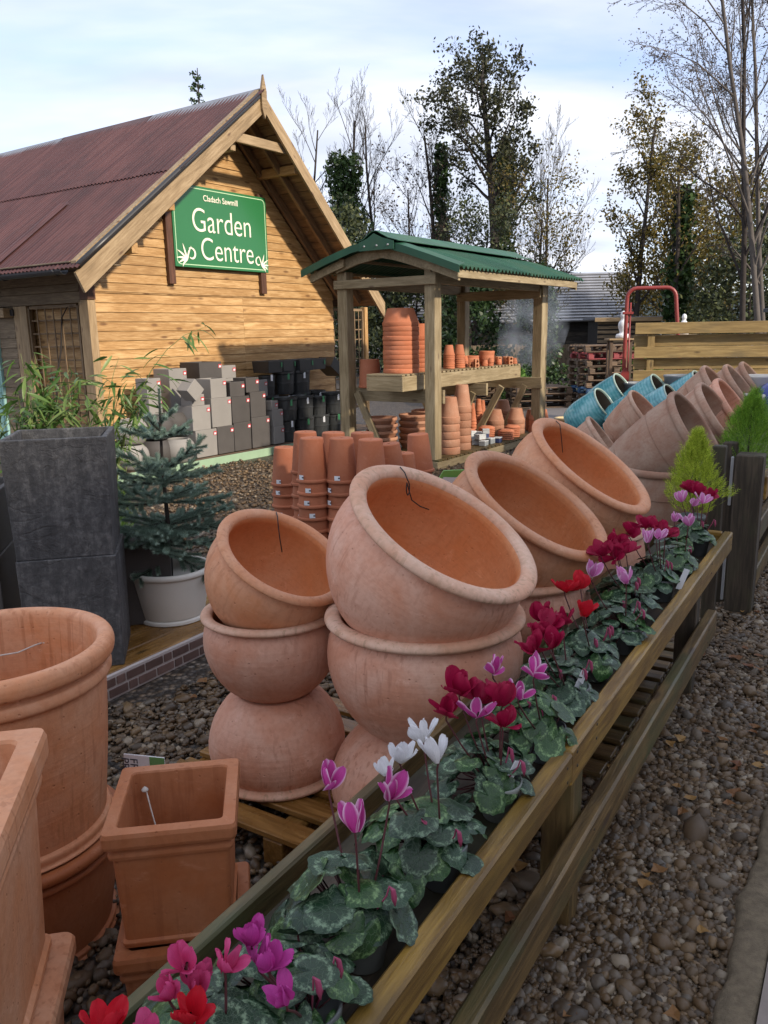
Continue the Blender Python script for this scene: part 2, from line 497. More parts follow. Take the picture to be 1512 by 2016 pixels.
MT['mortar'] = plain('mortar_print', (.50, .44, .42), .7, .3, amt=.2)
MT['soil'] = plain('potting_soil', (.03, .022, .015), .9, nz=60, amt=.6, bump=.6)
MT['concrete'] = plain('paving_concrete', (.27, .225, .20), .75, .3, nz=14, amt=.35, bump=.4)
MT['kerbm'] = plain('kerb_concrete', (.21, .165, .11), .9, .3, nz=45, amt=.85, bump=1.5)
MT['bark'] = plain('bark', (.055, .046, .042), .9, .2, nz=9, amt=.5, bump=.6)
MT['bark_pale'] = plain('pale_bark', (.12, .105, .095), .9, .2, nz=9, amt=.4, bump=.4)
MT['shrubstem'] = plain('shoot_stem', (.14, .17, .05), .7)
MT['hillm'] = plain('distant_hill', (.05, .065, .075), 1.0, .0, nz=.03, amt=.4, bump=0)

def m_slate():
    t = NT('slate_finish')
    v = t.coords((1, 1, 1)); vz = t.coords((9, 9, 1.4))
    a = t.noise(v, 26, 9, .78, .1); b = t.noise(vz, 2.6, 6, .65, .2)
    f = t.math('ADD', t.math('MULTIPLY', a, .6), t.math('MULTIPLY', b, .4))
    c = t.ramp(f, (.36, (.032, .032, .034)), (.5, (.070, .069, .072)), (.64, (.165, .16, .16)))
    ri = t.ramp(t.noise(v, 2.4, 4, .6, 1.2), (.485, 0.0), (.5, 1.0), (.515, 0.0))
    c = t.mix(t.math('MULTIPLY', ri, .22), c, (.03, .026, .024))
    h = t.math('SUBTRACT', f, t.math('MULTIPLY', ri, .10))
    t.bump(h, .8, .02)
    return t.col(c, .62, .4)
MT['slate'] = m_slate()

def m_corr(name, c1, c2, rust, rough=.5, along='y'):
    t = NT(name)
    v = t.coords((1, 1, 1)); vs_ = t.coords((14, .8, 1) if along == 'y' else (.8, 14, 1))
    st = t.noise(vs_, 1.0, 5, .6)
    c = t.ramp(st, (.35, c1), (.62, c2))
    c = t.mix(t.math('MULTIPLY', t.ramp(t.noise(v, 1.8, 5, .65), (.45, 0.0), (.68, 1.0)), .75), c, rust)
    c = t.hsv(c, .5, 1.0, t.math('ADD', t.math('MULTIPLY', t.rnd(), .2), .9))
    return t.col(c, rough, .4)
MT['roofred'] = m_corr('maroon_corrugated', (.058, .021, .020), (.098, .040, .036), (.046, .021, .020), .5)
MT['roofgreen'] = m_corr('green_corrugated', (.012, .06, .036), (.025, .10, .058), (.045, .095, .05), .55)

def m_barnroof():
    t = NT('barn_roof_sheet')
    v = t.coords((1, 1, 1), rand=False)
    c = t.ramp(t.noise(v, .8, 4, .6), (.35, (.20, .21, .235)), (.65, (.34, .35, .39)))
    return t.col(c, .45, .5)
MT['barnroof'] = m_barnroof()

def m_teal():
    t = NT('teal_glaze')
    v = t.coords((1, 1, 1))
    wv = t.n('ShaderNodeTexWave', {'Vector': t.coords((1, 1, 1.6), rand=False), 'Scale': 5.0, 'Distortion': 5.0, 'Detail': 1.0, 'Detail Scale': 1.5}, wave_type='BANDS', bands_direction='Z').outputs['Fac']
    n_ = t.noise(v, 9, 5, .6)
    c = t.ramp(t.math('ADD', t.math('MULTIPLY', wv, .12), t.math('MULTIPLY', n_, .88)), (.3, (.06, .22, .27)), (.5, (.12, .38, .42)), (.72, (.28, .53, .59)))
    t.bump(t.math('ADD', t.math('MULTIPLY', wv, .08), t.noise(v, 40, 3, .6)), .2, .006)
    return t.col(c, .13, .6)
MT['teal'] = m_teal()
MT['tealin'] = plain('brown_unglazed_clay', (.09, .065, .045), .8)
MT['tealrim'] = plain('pale_glaze_edge', (.40, .50, .42), .2, .6)
MT['blue'] = plain('cobalt_glaze', (.04, .07, .33), .2, .6, amt=.5)

def m_gravel(name, tint=(1, 1, 1), wetness=.25):
    t = NT(name)
    isl = t.n('ShaderNodeNewGeometry').outputs['Random Per Island']
    c = t.ramp(isl, (0.0, (.036, .025, .015)), (.25, (.125, .073, .031)), (.5, (.066, .045, .027)), (.72, (.19, .118, .054)), (.9, (.10, .083, .064)), (.96, (.29, .23, .16)))
    v = t.coords((1, 1, 1), rand=False)
    c = t.mix(t.math('MULTIPLY', t.noise(v, 90, 3, .6), .35), c, (.06, .045, .035))
    c = t.mix(1.0, c, tint, 'MULTIPLY')
    r_ = t.ramp(t.noise(v, 1.3, 3), (.4, .32), (.6, .6))
    return t.col(c, r_, .45)
MT['gravel'] = m_gravel('wet_gravel')

def m_ground():
    t = NT('gravel_ground')
    v = t.coords((1, 1, 1), rand=False)
    vo = t.n('ShaderNodeTexVoronoi', {'Vector': v, 'Scale': 34.0})
    rc = t.n('ShaderNodeSeparateColor', {0: vo.outputs['Color']}).outputs[0]
    c = t.ramp(rc, (0.0, (.04, .033, .028)), (.3, (.12, .083, .052)), (.55, (.08, .065, .055)), (.8, (.18, .125, .08)), (1.0, (.23, .20, .17)))
    c = t.mix(t.ramp(vo.outputs['Distance'], (.30, 0.0), (.62, .85)), c, (.02, .016, .013))
    t.bump(t.math('SUBTRACT', 1.0, vo.outputs['Distance']), 1.0, .015)
    return t.col(c, .5, .4)
MT['ground'] = m_ground()
MT['track'] = plain('track_gravel', (.17, .155, .15), .85, .3, nz=18, amt=.5, bump=.8)
MT['grassm'] = leafmat('grass_blade', (.05, .12, .02), (.10, .20, .03))
MT['fallen'] = leafmat('fallen_leaf', (.17, .06, .025), (.24, .14, .045), .6, .5, .1)

MT['spruce'] = leafmat('spruce_needles', (.14, .22, .16), (.28, .37, .30), .55, .4, .1)
MT['bamboo'] = leafmat('bamboo_leaf', (.12, .21, .045), (.24, .33, .08), .4, .4, .3)
MT['lime'] = leafmat('golden_cypress', (.22, .33, .02), (.60, .68, .09), .55, .35, .25)
MT['brightgreen'] = leafmat('cypress_green', (.07, .20, .015), (.27, .44, .05), .55, .4, .25)
MT['treeleaf'] = leafmat('alder_leaf', (.028, .034, .018), (.055, .056, .022), .55, .5, .2)
MT['autumnleaf'] = leafmat('autumn_leaf', (.085, .085, .022), (.19, .135, .03), .55, .6, .3)
MT['ivy'] = leafmat('ivy_leaf', (.022, .05, .016), (.05, .085, .025), .4, .5, .15)
MT['shrub'] = leafmat('evergreen_leaf', (.03, .045, .025), (.075, .085, .03), .5, .6, .15)
MT['thinleaf'] = leafmat('birch_twiglet', (.05, .035, .025), (.09, .055, .03), .6, .5, .2)
MT['hedge'] = leafmat('laurel_leaf', (.07, .16, .03), (.15, .28, .05), .4, .5, .2)
# ---------------------------------------------------------------- ground, paving, kerb, gravel
E_ANG = R(58.5)                                     # the aisle fence runs along this direction
Ex, Ey = Vector((math.cos(E_ANG), math.sin(E_ANG), 0)), Vector((-math.sin(E_ANG), math.cos(E_ANG), 0))
def FW(t, y, z=0.0):                                # fence coordinates -> world
    p = Ex * t + Ey * y; return Vector((p.x, p.y, z))
H_ANG = R(55.0)                                     # building and shelter axes
Hx, Hy = Vector((math.cos(H_ANG), math.sin(H_ANG), 0)), Vector((-math.sin(H_ANG), math.cos(H_ANG), 0))
HO = Vector((-2.914, 10.995, 0)); SO = Vector((.64, 9.70, 0))
def HW(s, d, z=0.0):
    p = HO + Hx * s + Hy * d; return Vector((p.x, p.y, z))
def SW(a, b, z=0.0):
    p = SO + Hx * a + Hy * b; return Vector((p.x, p.y, z))

g = mesh('ground', [(-900, -900, 0), (900, -900, 0), (900, 900, 0), (-900, 900, 0)], [(0, 1, 2, 3)])
g.materials.append(MT['ground'])
tag(link('ground', g), kind='structure')
pv = [FW(-4, .095, .05), FW(14, .095, .05), FW(14, -9, .05), FW(-4, -9, .05)]
pv2 = [Vector((p.x, p.y, -.05)) for p in pv]
V = pv + pv2
me = mesh('path', V, [(3, 2, 1, 0), (0, 1, 5, 4), (1, 2, 6, 5), (2, 3, 7, 6), (3, 0, 4, 7)]); me.materials.append(MT['concrete'])
tag(link('path', me), kind='structure')
# rough cast kerb along the path, with a worn edge
kv, kf = [], []
NK = 220
for i in range(NK):
    t = -4 + 18 * i / (NK - 1)
    w = .185 + .004 * math.sin(t * 9.1) + rnd.gauss(0, .005)
    h = .048 + rnd.gauss(0, .003)
    for (yy, zz) in ((w + .012, -.02), (w, h - .012), (w - .012, h), (.108, h + .004), (.098, h - .004), (.097, -.02)):
        kv.append(FW(t, yy, zz))
for i in range(NK - 1):
    for k in range(5): kf.append((i * 6 + k, i * 6 + k + 1, (i + 1) * 6 + k + 1, (i + 1) * 6 + k))
me = mesh('kerb', kv, kf, smooth=True); me.materials.append(MT['kerbm']); fix_normals(me)
tag(link('kerb', me), kind='structure')
# service track beyond the display yard
tr = mesh('track', [(2.6, 12.8, .004), (40, 9, .004), (46, 30, .004), (4.0, 24, .004)], [(0, 1, 2, 3)]); tr.materials.append(MT['track'])
tag(link('track', tr), kind='structure')

def pebbles():
    """loose pebbles on the yard: one mesh of small flattened stones"""
    ph = (1 + 5 ** .5) / 2
    iv = np.array([(-1, ph, 0), (1, ph, 0), (-1, -ph, 0), (1, -ph, 0), (0, -1, ph), (0, 1, ph), (0, -1, -ph), (0, 1, -ph), (ph, 0, -1), (ph, 0, 1), (-ph, 0, -1), (-ph, 0, 1)], float)
    iv /= np.linalg.norm(iv[0])
    fc = np.array([(0, 11, 5), (0, 5, 1), (0, 1, 7), (0, 7, 10), (0, 10, 11), (1, 5, 9), (5, 11, 4), (11, 10, 2), (10, 7, 6), (7, 1, 8), (3, 9, 4), (3, 4, 2), (3, 2, 6), (3, 6, 8), (3, 8, 9), (4, 9, 5), (2, 4, 11), (6, 2, 10), (8, 6, 7), (9, 8, 1)])
    P = []
    def zone(n, f, rad, layers=0.01):
        pts = np.array([f(*npr.random(2)) for _ in range(n)])
        r = rad * np.exp(npr.normal(-.05, .38, n))
        P.append(np.c_[pts, r])
    fw = lambda t, y: (Ex * t + Ey * y).to_tuple()[:2]
    zone(18000, lambda a, b: fw(1.0 + 2.6 * a ** 1.1, .185 + .55 * b), .0118)
    zone(14000, lambda a, b: fw(1.0 + 3.4 * a ** 1.1, .185 + .60 * b), .0060)
    zone(16000, lambda a, b: fw(3.4 + 4.6 * a, -.0 + .185 + .75 * b), .0125)
    zone(9000, lambda a, b: fw(1.2 + 4.0 * a, .7 + .75 * b), .0135)
    zone(9000, lambda a, b: fw(2.0 + 4.5 * a, 1.4 + 1.3 * b), .0140)
    zone(9000, lambda a, b: (-2.4 + 3.2 * a, 5.0 + 5.6 * b), .0155)
    zone(7000, lambda a, b: (-1.5 + 1.5 * a, 1.2 + 2.2 * b), .0125)
    zone(4500, lambda a, b: (.2 + 5.0 * a, 5.5 + 6.0 * b), .016)
    P = np.concatenate(P)
    keep = ((P[:, 0] * Ey.x + P[:, 1] * Ey.y) > .183)
    P = P[keep]
    n = len(P)
    sc = np.c_[P[:, 2] * npr.uniform(.9, 1.5, n), P[:, 2] * npr.uniform(.7, 1.05, n), P[:, 2] * npr.uniform(.42, .75, n)]
    a, tl = npr.uniform(0, 2 * np.pi, n), npr.normal(0, .38, n)
    V = iv[None] * (1 + npr.normal(0, .09, (n, 12, 1))) * sc[:, None, :]
    x = V[..., 0] * np.cos(tl)[:, None] - V[..., 2] * np.sin(tl)[:, None]
    z = V[..., 0] * np.sin(tl)[:, None] + V[..., 2] * np.cos(tl)[:, None]
    y = V[..., 1]
    X = x * np.cos(a)[:, None] - y * np.sin(a)[:, None] + P[:, 0][:, None]
    Y = x * np.sin(a)[:, None] + y * np.cos(a)[:, None] + P[:, 1][:, None]
    Z = z + (sc[:, 2] * .35 + npr.uniform(0, .016, n) ** 1.0)[:, None]
    V = np.stack([X, Y, Z], -1).reshape(-1, 3)
    Fc = (fc[None] + (np.arange(n) * 12)[:, None, None]).reshape(-1, 3)
    me = mesh_np('gravel', V, Fc, smooth=True); me.materials.append(MT['gravel'])
    tag(link('gravel', me), 'loose wet brown and grey pebbles over the yard', kind='stuff')
pebbles()

# ---------------------------------------------------------------- garden centre building
bld = empty('garden_centre_building', HO, H_ANG)
tag(bld, 'timber clad garden centre building with a maroon corrugated roof', 'building')
AP_S, AP_Z = 1.25, 4.78
KL, KR = .773, .955
zl = lambda s: AP_Z - KL * (AP_S - s)
zr = lambda s: AP_Z - KR * (s - AP_S)
S0, S1 = -1.10, 3.66
zin = lambda s: min(zl(s), zr(s)) - .21
wall = prism('gable_wall', [(S0, 0), (S1, 0), (S1, zin(S1)), (AP_S, AP_Z - .25), (S0, zin(S0))], .012, .14, MT['siding_grey'], bld)
def lap_board(name, x0, x1, z0, h, mat, parent, tl=None, tr=None, y=0.0, axis='x'):
    """feather-edged board: thick at the foot, thin at the head; tl/tr: inset of the head ends"""
    tl = x0 if tl is None else tl; tr = x1 if tr is None else tr
    jz = rnd.gauss(0, .0016); th = .024 + rnd.uniform(-.003, .003)
    cx = (x0 + x1) / 2
    lo, hi = z0 + jz, z0 + h + .012 + jz
    c = [(x0, -th, lo), (x1, -th, lo), (tr, -.008, hi), (tl, -.008, hi), (x0, .006, lo), (x1, .006, lo), (tr, .006, hi), (tl, .006, hi)]
    # a soft lower arris
    V = [Vector(p) - Vector((cx, 0, lo)) for p in c]
    F = [(0, 1, 2, 3), (7, 6, 5, 4), (4, 5, 1, 0), (3, 2, 6, 7), (0, 3, 7, 4), (1, 5, 6, 2)]
    me = mesh(name, V, F); me.materials.append(mat)
    if axis == 'x': M = Matrix.Translation((cx, y, lo))
    else:  # board on the side wall: x -> -house y
        M = Matrix.Translation((y, cx, lo)) @ Matrix.Rotation(-math.pi / 2, 4, 'Z')
        for v in me.vertices: v.co.x = -v.co.x
        me.flip_normals()
    return link(name, me, parent, M)
BH = .1155
z = .11
SPL = 1.52
while z < 2.19:
    lap_board('siding_board', S0 + .02, SPL - .0015, z, BH, MT['siding'], wall)
    lap_board('siding_board', SPL + .0015, S1, z, BH, MT['siding'], wall)
    z += BH
z = 2.20; k = 0
while z < 4.5:
    lo, hi = z, z + BH + .012
    sl_ = lambda zz: max(S0 + .02, AP_S - (AP_Z - .215 - zz) / KL)
    sr_ = lambda zz: min(S1, AP_S + (AP_Z - .215 - zz) / KR)
    if sr_(hi) - sl_(hi) < .05: break
    lap_board('siding_board', sl_(lo), sr_(lo), z, BH, MT['siding'], wall, sl_(hi), sr_(hi), y=-.016)
    z += BH
# side wall on the shaded side
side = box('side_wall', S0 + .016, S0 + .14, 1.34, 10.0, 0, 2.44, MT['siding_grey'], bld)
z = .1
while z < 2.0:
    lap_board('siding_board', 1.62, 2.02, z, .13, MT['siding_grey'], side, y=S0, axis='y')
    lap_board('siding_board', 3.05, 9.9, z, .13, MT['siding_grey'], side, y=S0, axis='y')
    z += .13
for o in list(side.children):                         # children of a rotated box: keep their place
    o.matrix_parent_inverse = side.matrix_basis.inverted()
for o in list(wall.children): pass
# fascia boards below the eaves
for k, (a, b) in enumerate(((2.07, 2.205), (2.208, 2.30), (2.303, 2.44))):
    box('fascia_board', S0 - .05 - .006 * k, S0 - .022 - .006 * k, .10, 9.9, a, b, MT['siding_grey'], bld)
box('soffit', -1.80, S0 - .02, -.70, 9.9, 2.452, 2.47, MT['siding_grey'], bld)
box('corner_post', S0 - .05, S0 + .06, -.045, .14, .1, 2.10, MT['trim'], bld)
box('corner_block', S0 - .052, S0 + .062, -.06, .10, 2.102, 2.36, MT['redbrown'], bld)
box('porch_post', S0 - .05, S0 + .05, 1.27, 1.40, .1, 2.066, MT['trim'], bld)
box('porch_post', S0 - .04, S0 + .04, 1.41, 1.58, .1, 2.066, MT['trim'], bld)
# recess behind the side trellis, with its own boards
rec = box('porch_wall', S0 + .10, S0 + .138, .145, 1.6, 0, 2.4, MT['siding'], bld)
z = .1
while z < 2.2:
    o = lap_board('siding_board', .15, 1.55, z, .118, MT['siding'], rec, y=S0 + .095, axis='y')
    o.matrix_parent_inverse = rec.matrix_basis.inverted(); z += .118
def trellis(parent, at, length, z0, z1, nx, nz, axis):
    t = empty('trellis', (0, 0, 0), 0, parent)
    def bar(name, p, q, w, h, up): return beam(name, p, q, w, h, MT['lattice'], t, up=up, bev=.002)
    P = (lambda d, z, o=0: (at[0] + o, at[1] + d, z)) if axis == 'y' else (lambda d, z, o=0: (at[0] + d, at[1] + o, z))
    for d in (0, length): bar('trellis_frame', P(d, z0), P(d, z1), .035, .045, (1, 0, 0) if axis == 'y' else (0, 1, 0))
    for z_ in (z0, z1): bar('trellis_frame', P(.02, z_), P(length - .02, z_), .033, .043, (0, 0, 1))
    for i in range(1, nx): bar('lattice_slat', P(length * i / nx, z0 + .02, -.008), P(length * i / nx, z1 - .02, -.008), .012, .02, (1, 0, 0) if axis == 'x' else (0, 1, 0))
    for i in range(1, nz): bar('lattice_slat', P(.02, z0 + (z1 - z0) * i / nz, .006), P(length - .02, z0 + (z1 - z0) * i / nz, .006), .012, .02, (0, 0, 1))
    return t
trellis(bld, (S0 - .01, .20), 1.05, .55, 2.04, 6, 9, 'y')
trellis(bld, (S1 + .03, .10), .95, .35, 2.05, 8, 10, 'x')
box('porch_post', S1 + 1.0, S1 + 1.09, .05, .15, .1, 2.1, MT['siding'], bld)
# climbing stem on the trellis
tube('climber_stem', [(S0 - .03, .85, .6), (S0 - .04, .78, 1.1), (S0 - .03, .62, 1.5), (S0 - .04, .52, 1.9), (S0 - .03, .40, 2.03)], [.014, .012, .011, .009, .005], MT['bark'], bld, 6)
# teal door
door = empty('door', (0, 0, 0), 0, bld)
box('door_leaf', S0 - .035, S0 + .01, 2.06, 2.98, .08, 1.98, MT['teal_paint'], door)
for k in range(7): box('door_board', S0 - .042, S0 - .03, 2.10, 2.94, .12 + k * .262, .374 + k * .262, MT['teal_paint'], door, bev=.008)
box('door_frame', S0 - .05, S0 + .02, 2.03, 2.06, .05, 2.02, MT['teal_paint'], door)
box('door_threshold', S0 - .30, S0 + .02, 1.98, 3.1, .02, .075, MT['trim'], door)
lampb = empty('wall_lamp', (0, 0, 0), 0, bld)
box('lamp_box', S0 - .16, S0 - .03, 1.62, 1.98, 1.93, 2.05, MT['trim'], lampb)
box('lamp_bracket', S0 - .07, S0 - .02, 1.56, 1.62, 1.95, 2.03, MT['gutter'], lampb)

# roof: sheathing slabs, corrugated sheets, barge boards
Y0, Y1 = -.80, 9.8
def slab_poly(side, top, bot, s_e):
    f = zl if side == 'L' else zr
    return [(AP_S, AP_Z - top), (s_e, f(s_e) - top), (s_e, f(s_e) - bot), (AP_S, AP_Z - bot)]
roof = prism('roof', slab_poly('L', .03, .06, -1.76), Y0 + .03, Y1, MT['soffit'], bld)
roofr = prism('roof_far_slope', slab_poly('R', .012, .03, 4.02), Y0 + .03, Y1, MT['roofred'], bld)
AL, AR = math.atan(KL), math.atan(KR)
LEN = 3.06 / math.cos(AL)
def corr_mesh(name, w, L, pitch, amp, ny=2, sag=0.0):
    n = int(round(w / pitch * 6)); V, F = [], []
    for j in range(ny):
        for i in range(n + 1):
            x = w * i / n
            V.append((x, L * j / (ny - 1), amp * math.sin(2 * math.pi * x / pitch)))
    for j in range(ny - 1):
        for i in range(n): F.append((j * (n + 1) + i, j * (n + 1) + i + 1, (j + 1) * (n + 1) + i + 1, (j + 1) * (n + 1) + i))
    return mesh(name, V, F, smooth=True)
c_lo = corr_mesh('sheet_low', .836, 2.06, .076, .0105); c_hi = corr_mesh('sheet_high', .836, LEN - 1.92, .076, .0105)
eave = Vector((AP_S - 3.09, 0, AP_Z - KL * 3.09))
upv = Vector((math.cos(AL), 0, math.sin(AL))); nv = Vector((-math.sin(AL), 0, math.cos(AL))); xv = Vector((0, -1, 0))
B = Matrix((xv, upv, nv)).transposed().to_4x4()
k = 0
y = Y1
while y > Y0 + .2:
    for row, me in ((0, c_lo), (1, c_hi)):
        M = B.copy(); off = .004 + .015 * row + .003 * (k % 2)
        tilt = rnd.gauss(0, .0012)
        M.translation = eave + upv * (1.96 * row + rnd.gauss(0, .006)) + nv * off + Vector((0, y, 0))
        M = M @ Matrix.Rotation(tilt, 4, 'Z')
        link('corrugated_sheet', me, roof, M, MT['roofred'])
    y -= .76; k += 1
# one loose sheet lies over the lower edge
M = B.copy(); M.translation = eave + upv * .02 + nv * .034 + Vector((0, 1.02, 0))
link('patch_sheet', corr_mesh('patch', .19, 1.5, .076, .009), roof, M, MT['roofred'])
# ridge cap
for k in range(5):
    ya, yb = Y0 - .02 + k * 2.15, Y0 + 2.15 + k * 2.15
    prism('ridge_cap', [(AP_S - .17, AP_Z - .17 * KL + .02), (AP_S, AP_Z + .045), (AP_S + .15, AP_Z - .15 * KR + .02), (AP_S + .15, AP_Z - .15 * KR + .012), (AP_S, AP_Z + .03), (AP_S - .17, AP_Z - .17 * KL + .012)], ya, yb + .03, MT['lead'] if k % 2 == 0 else MT['roofred'], bld)
# left verge: timber strip, black pipe, barge board
def slope_bar(name, side, s_a, s_b, dz0, dz1, y0, y1, mat):
    f = zl if side == 'L' else zr
    return prism(name, [(s_a, f(s_a) - dz0), (s_b, f(s_b) - dz0), (s_b, f(s_b) - dz1), (s_a, f(s_a) - dz1)], y0, y1, mat, bld)
slope_bar('verge_strip', 'L', -1.80, AP_S - .02, -.045, -.018, Y0 - .02, Y0 + .075, MT['trim'])
tube('verge_pipe', [(s, Y0 - .058, zl(s) - .005) for s in np.linspace(-1.80, AP_S - .1, 8)], .036, MT['gutter'], bld, 10)
for s in (-.95, .1, .75): tube('pipe_clip', [(s - .02, Y0 - .035, zl(s - .02) - .012), (s + .02, Y0 - .035, zl(s + .02) - .012)], .038, MT['gutter'], bld, 10)
brd = lambda side, s_a, s_b, y: None
def barge(side, s_end, low):
    f = zl if side == 'L' else zr
    a = AP_S - .012 if side == 'L' else AP_S + .012
    d0, d1 = (.062, .268) if side == 'L' else (-.005, .205)
    ang = AL if side == 'L' else -AR
    poly = [(a, f(a) - d0), (s_end, f(s_end) - d0), (s_end + (0.10 if side == 'L' else 0.0), f(s_end) - d1 + (-.0 if side == 'L' else -.06)), (a, f(a) - d1)]
    # own axes so that the grain follows the slope
    c = Vector(((a + s_end) / 2, Y0 - .02, (f(a) + f(s_end)) / 2 - .15))
    ca, sa = math.cos(ang), math.sin(ang)
    loc = [((x - c.x) * ca + (z - c.z) * sa, -(x - c.x) * sa + (z - c.z) * ca) for x, z in poly]
    prism('barge_board', loc, -.018, .018, MT['trim'], bld, Matrix.Translation(c) @ Matrix.Rotation(-ang, 4, 'Y'))
barge('L', -1.83, 0); barge('R', 4.02, 0)
prism('finial', [(AP_S, AP_Z + .20), (AP_S + .05, AP_Z + .0), (AP_S + .045, AP_Z - .22), (AP_S, AP_Z - .34), (AP_S - .045, AP_Z - .22), (AP_S - .05, AP_Z + .0)], Y0 - .075, Y0 - .042, MT['trim'], bld)
# sarking boards, rafters and purlin ends under the far overhang
L_R = 2.75 / math.cos(AR); dn = Vector((math.cos(AR), 0, -math.sin(AR))); nr = Vector((math.sin(AR), 0, math.cos(AR)))
k = 0; d = .12
while d < L_R - .05:
    w = .155
    c0 = Vector((AP_S, 0, AP_Z)) + dn * (d + w / 2) - nr * (.045 + .004 * (k % 2))
    beam('sarking_board', c0 + Vector((0, Y0 + .05, 0)), c0 + Vector((0, .3, 0)), w - .006, .018, MT['soffit'], bld, up=nr)
    d += w; k += 1
for yy in (-.10, -.45):
    a = Vector((AP_S, yy, AP_Z)) + dn * .1 - nr * .115; b_ = Vector((AP_S, yy, AP_Z)) + dn * (L_R - .12) - nr * .115
    beam('rafter', a, b_, .05, .11, MT['soffit'], bld, up=nr)
for (s, zz) in ((1.98, 3.93), (3.28, 2.74)):
    beam('purlin', (s, Y0 + .045, zz), (s, .1, zz), .09, .12, MT['siding'], bld)
beam('collar_tie', (.72, Y0 + .06, 4.16), (1.80, Y0 + .06, 4.16), .05, .12, MT['trim'], bld)
beam('purlin', (.80, Y0 + .10, 4.06), (.80, .1, 4.06), .09, .12, MT['trim'], bld)
beam('purlin', (-.35, Y0 + .045, 3.20), (-.35, .1, 3.20), .09, .12, MT['siding'], bld)
beam('purlin', (-.95, Y0 + .045, 2.66), (-.95, .1, 2.66), .09, .12, MT['siding'], bld)
# gutter along the shaded eaves
gp = [(math.cos(a) * .055, math.sin(a) * .055) for a in np.linspace(math.pi, 2 * math.pi, 9)]
V, F = [], []
for yy in (Y0 + .12, Y1):
    for gx, gz_ in gp: V.append((eave.x - .02 + gx, yy, eave.z - .012 + gz_))
    for gx, gz_ in gp[::-1]: V.append((eave.x - .02 + gx * .93, yy, eave.z - .012 + gz_ * .93))
nn = 18
for i in range(nn): F.append((i, (i + 1) % nn, (i + 1) % nn + nn, i + nn))
F.append(tuple(range(nn))); F.append(tuple(range(2 * nn - 1, nn - 1, -1)))
me = mesh('gutter', V, F, smooth=False); me.materials.append(MT['gutter']); link('gutter', me, bld)
for yy in (-.55, .5, 1.6):
    tube('gutter_bracket', [(eave.x + .035, yy, eave.z - .06), (eave.x - .02, yy, eave.z - .075), (eave.x - .085, yy, eave.z - .02)], .008, MT['gutter'], bld, 6)
# eaves end closing block under the barge
box('eaves_block', -1.70, -1.52, Y0 + .03, Y0 + .10, 2.28, 2.40, MT['trim'], bld)

# ---------------------------------------------------------------- wall sign
sign = empty('sign', HW(0, 0), H_ANG)
tag(sign, 'green and white sign board on the gable wall of the building', 'sign')
SX0, SX1, SZ0, SZ1, SY = .32, 2.12, 2.555, 3.615, -.115
sign.location = HW(-.115, 0)
for s, za, zb in ((.275, 2.33, 3.46), (2.03, 2.25, 3.66)):
    box('batten', s - .055, s + .055, -.098, -.042, za, zb, MT['redbrown'], sign)
panel = box('sign_panel', SX0, SX1, SY, SY + .016, SZ0, SZ1, MT['signgreen'], sign)
def border():
    n, r, i0, w = 6, .07, .030, .011
    def loop(ins, rr):
        x0, x1, z0, z1 = SX0 + ins, SX1 - ins, SZ0 + ins, SZ1 - ins
        out = []
        for cx, cz, a0 in ((x1 - rr, z1 - rr, 0), (x0 + rr, z1 - rr, 90), (x0 + rr, z0 + rr, 180), (x1 - rr, z0 + rr, 270)):
            for k in range(n + 1):
                a = R(a0 + 90 * k / n); out.append((cx + rr * math.cos(a), cz + rr * math.sin(a)))
        return out
    A, Bq = loop(i0, r), loop(i0 + w, r - w); m = len(A)
    V = [(x, SY - .003, z) for x, z in A + Bq] + [(x, SY - .0002, z) for x, z in A + Bq]
    F = [(i, (i + 1) % m, m + (i + 1) % m, m + i) for i in range(m)]
    me = mesh('border', V, F); me.materials.append(MT['signline']); link('border', me, sign)
border()
def text(body, x0, x1, zb, cap, name='lettering', bold=.012):
    cu = bpy.data.curves.new('t', 'FONT'); cu.body = body; cu.size = 1.0; cu.extrude = .006; cu.offset = bold
    ob = bpy.data.objects.new('t', cu); COL.objects.link(ob)
    dg = bpy.context.evaluated_depsgraph_get(); dg.update()
    me = bpy.data.meshes.new_from_object(ob.evaluated_get(dg))
    bpy.data.objects.remove(ob)
    xs = [v.co.x for v in me.vertices]; ys = [v.co.y for v in me.vertices]
    X0, X1 = min(xs), max(xs)
    H = .73
    for v in me.vertices:
        x = x0 + (v.co.x - X0) / (X1 - X0) * (x1 - x0); zz = zb + v.co.y / H * cap
        v.co = (x, SY - .004 - v.co.z * .5, zz)
    me.materials.clear(); me.materials.append(MT['signwhite']); me.flip_normals()
    return link(name, me, sign)
text('Cladach Sawmill', .88, 1.53, 3.435, .080, bold=.006)
text('Garden', .66, 1.77, 3.03, .325, bold=-.008)
text('Centre', .79, 1.80, 2.665, .315, bold=-.008)
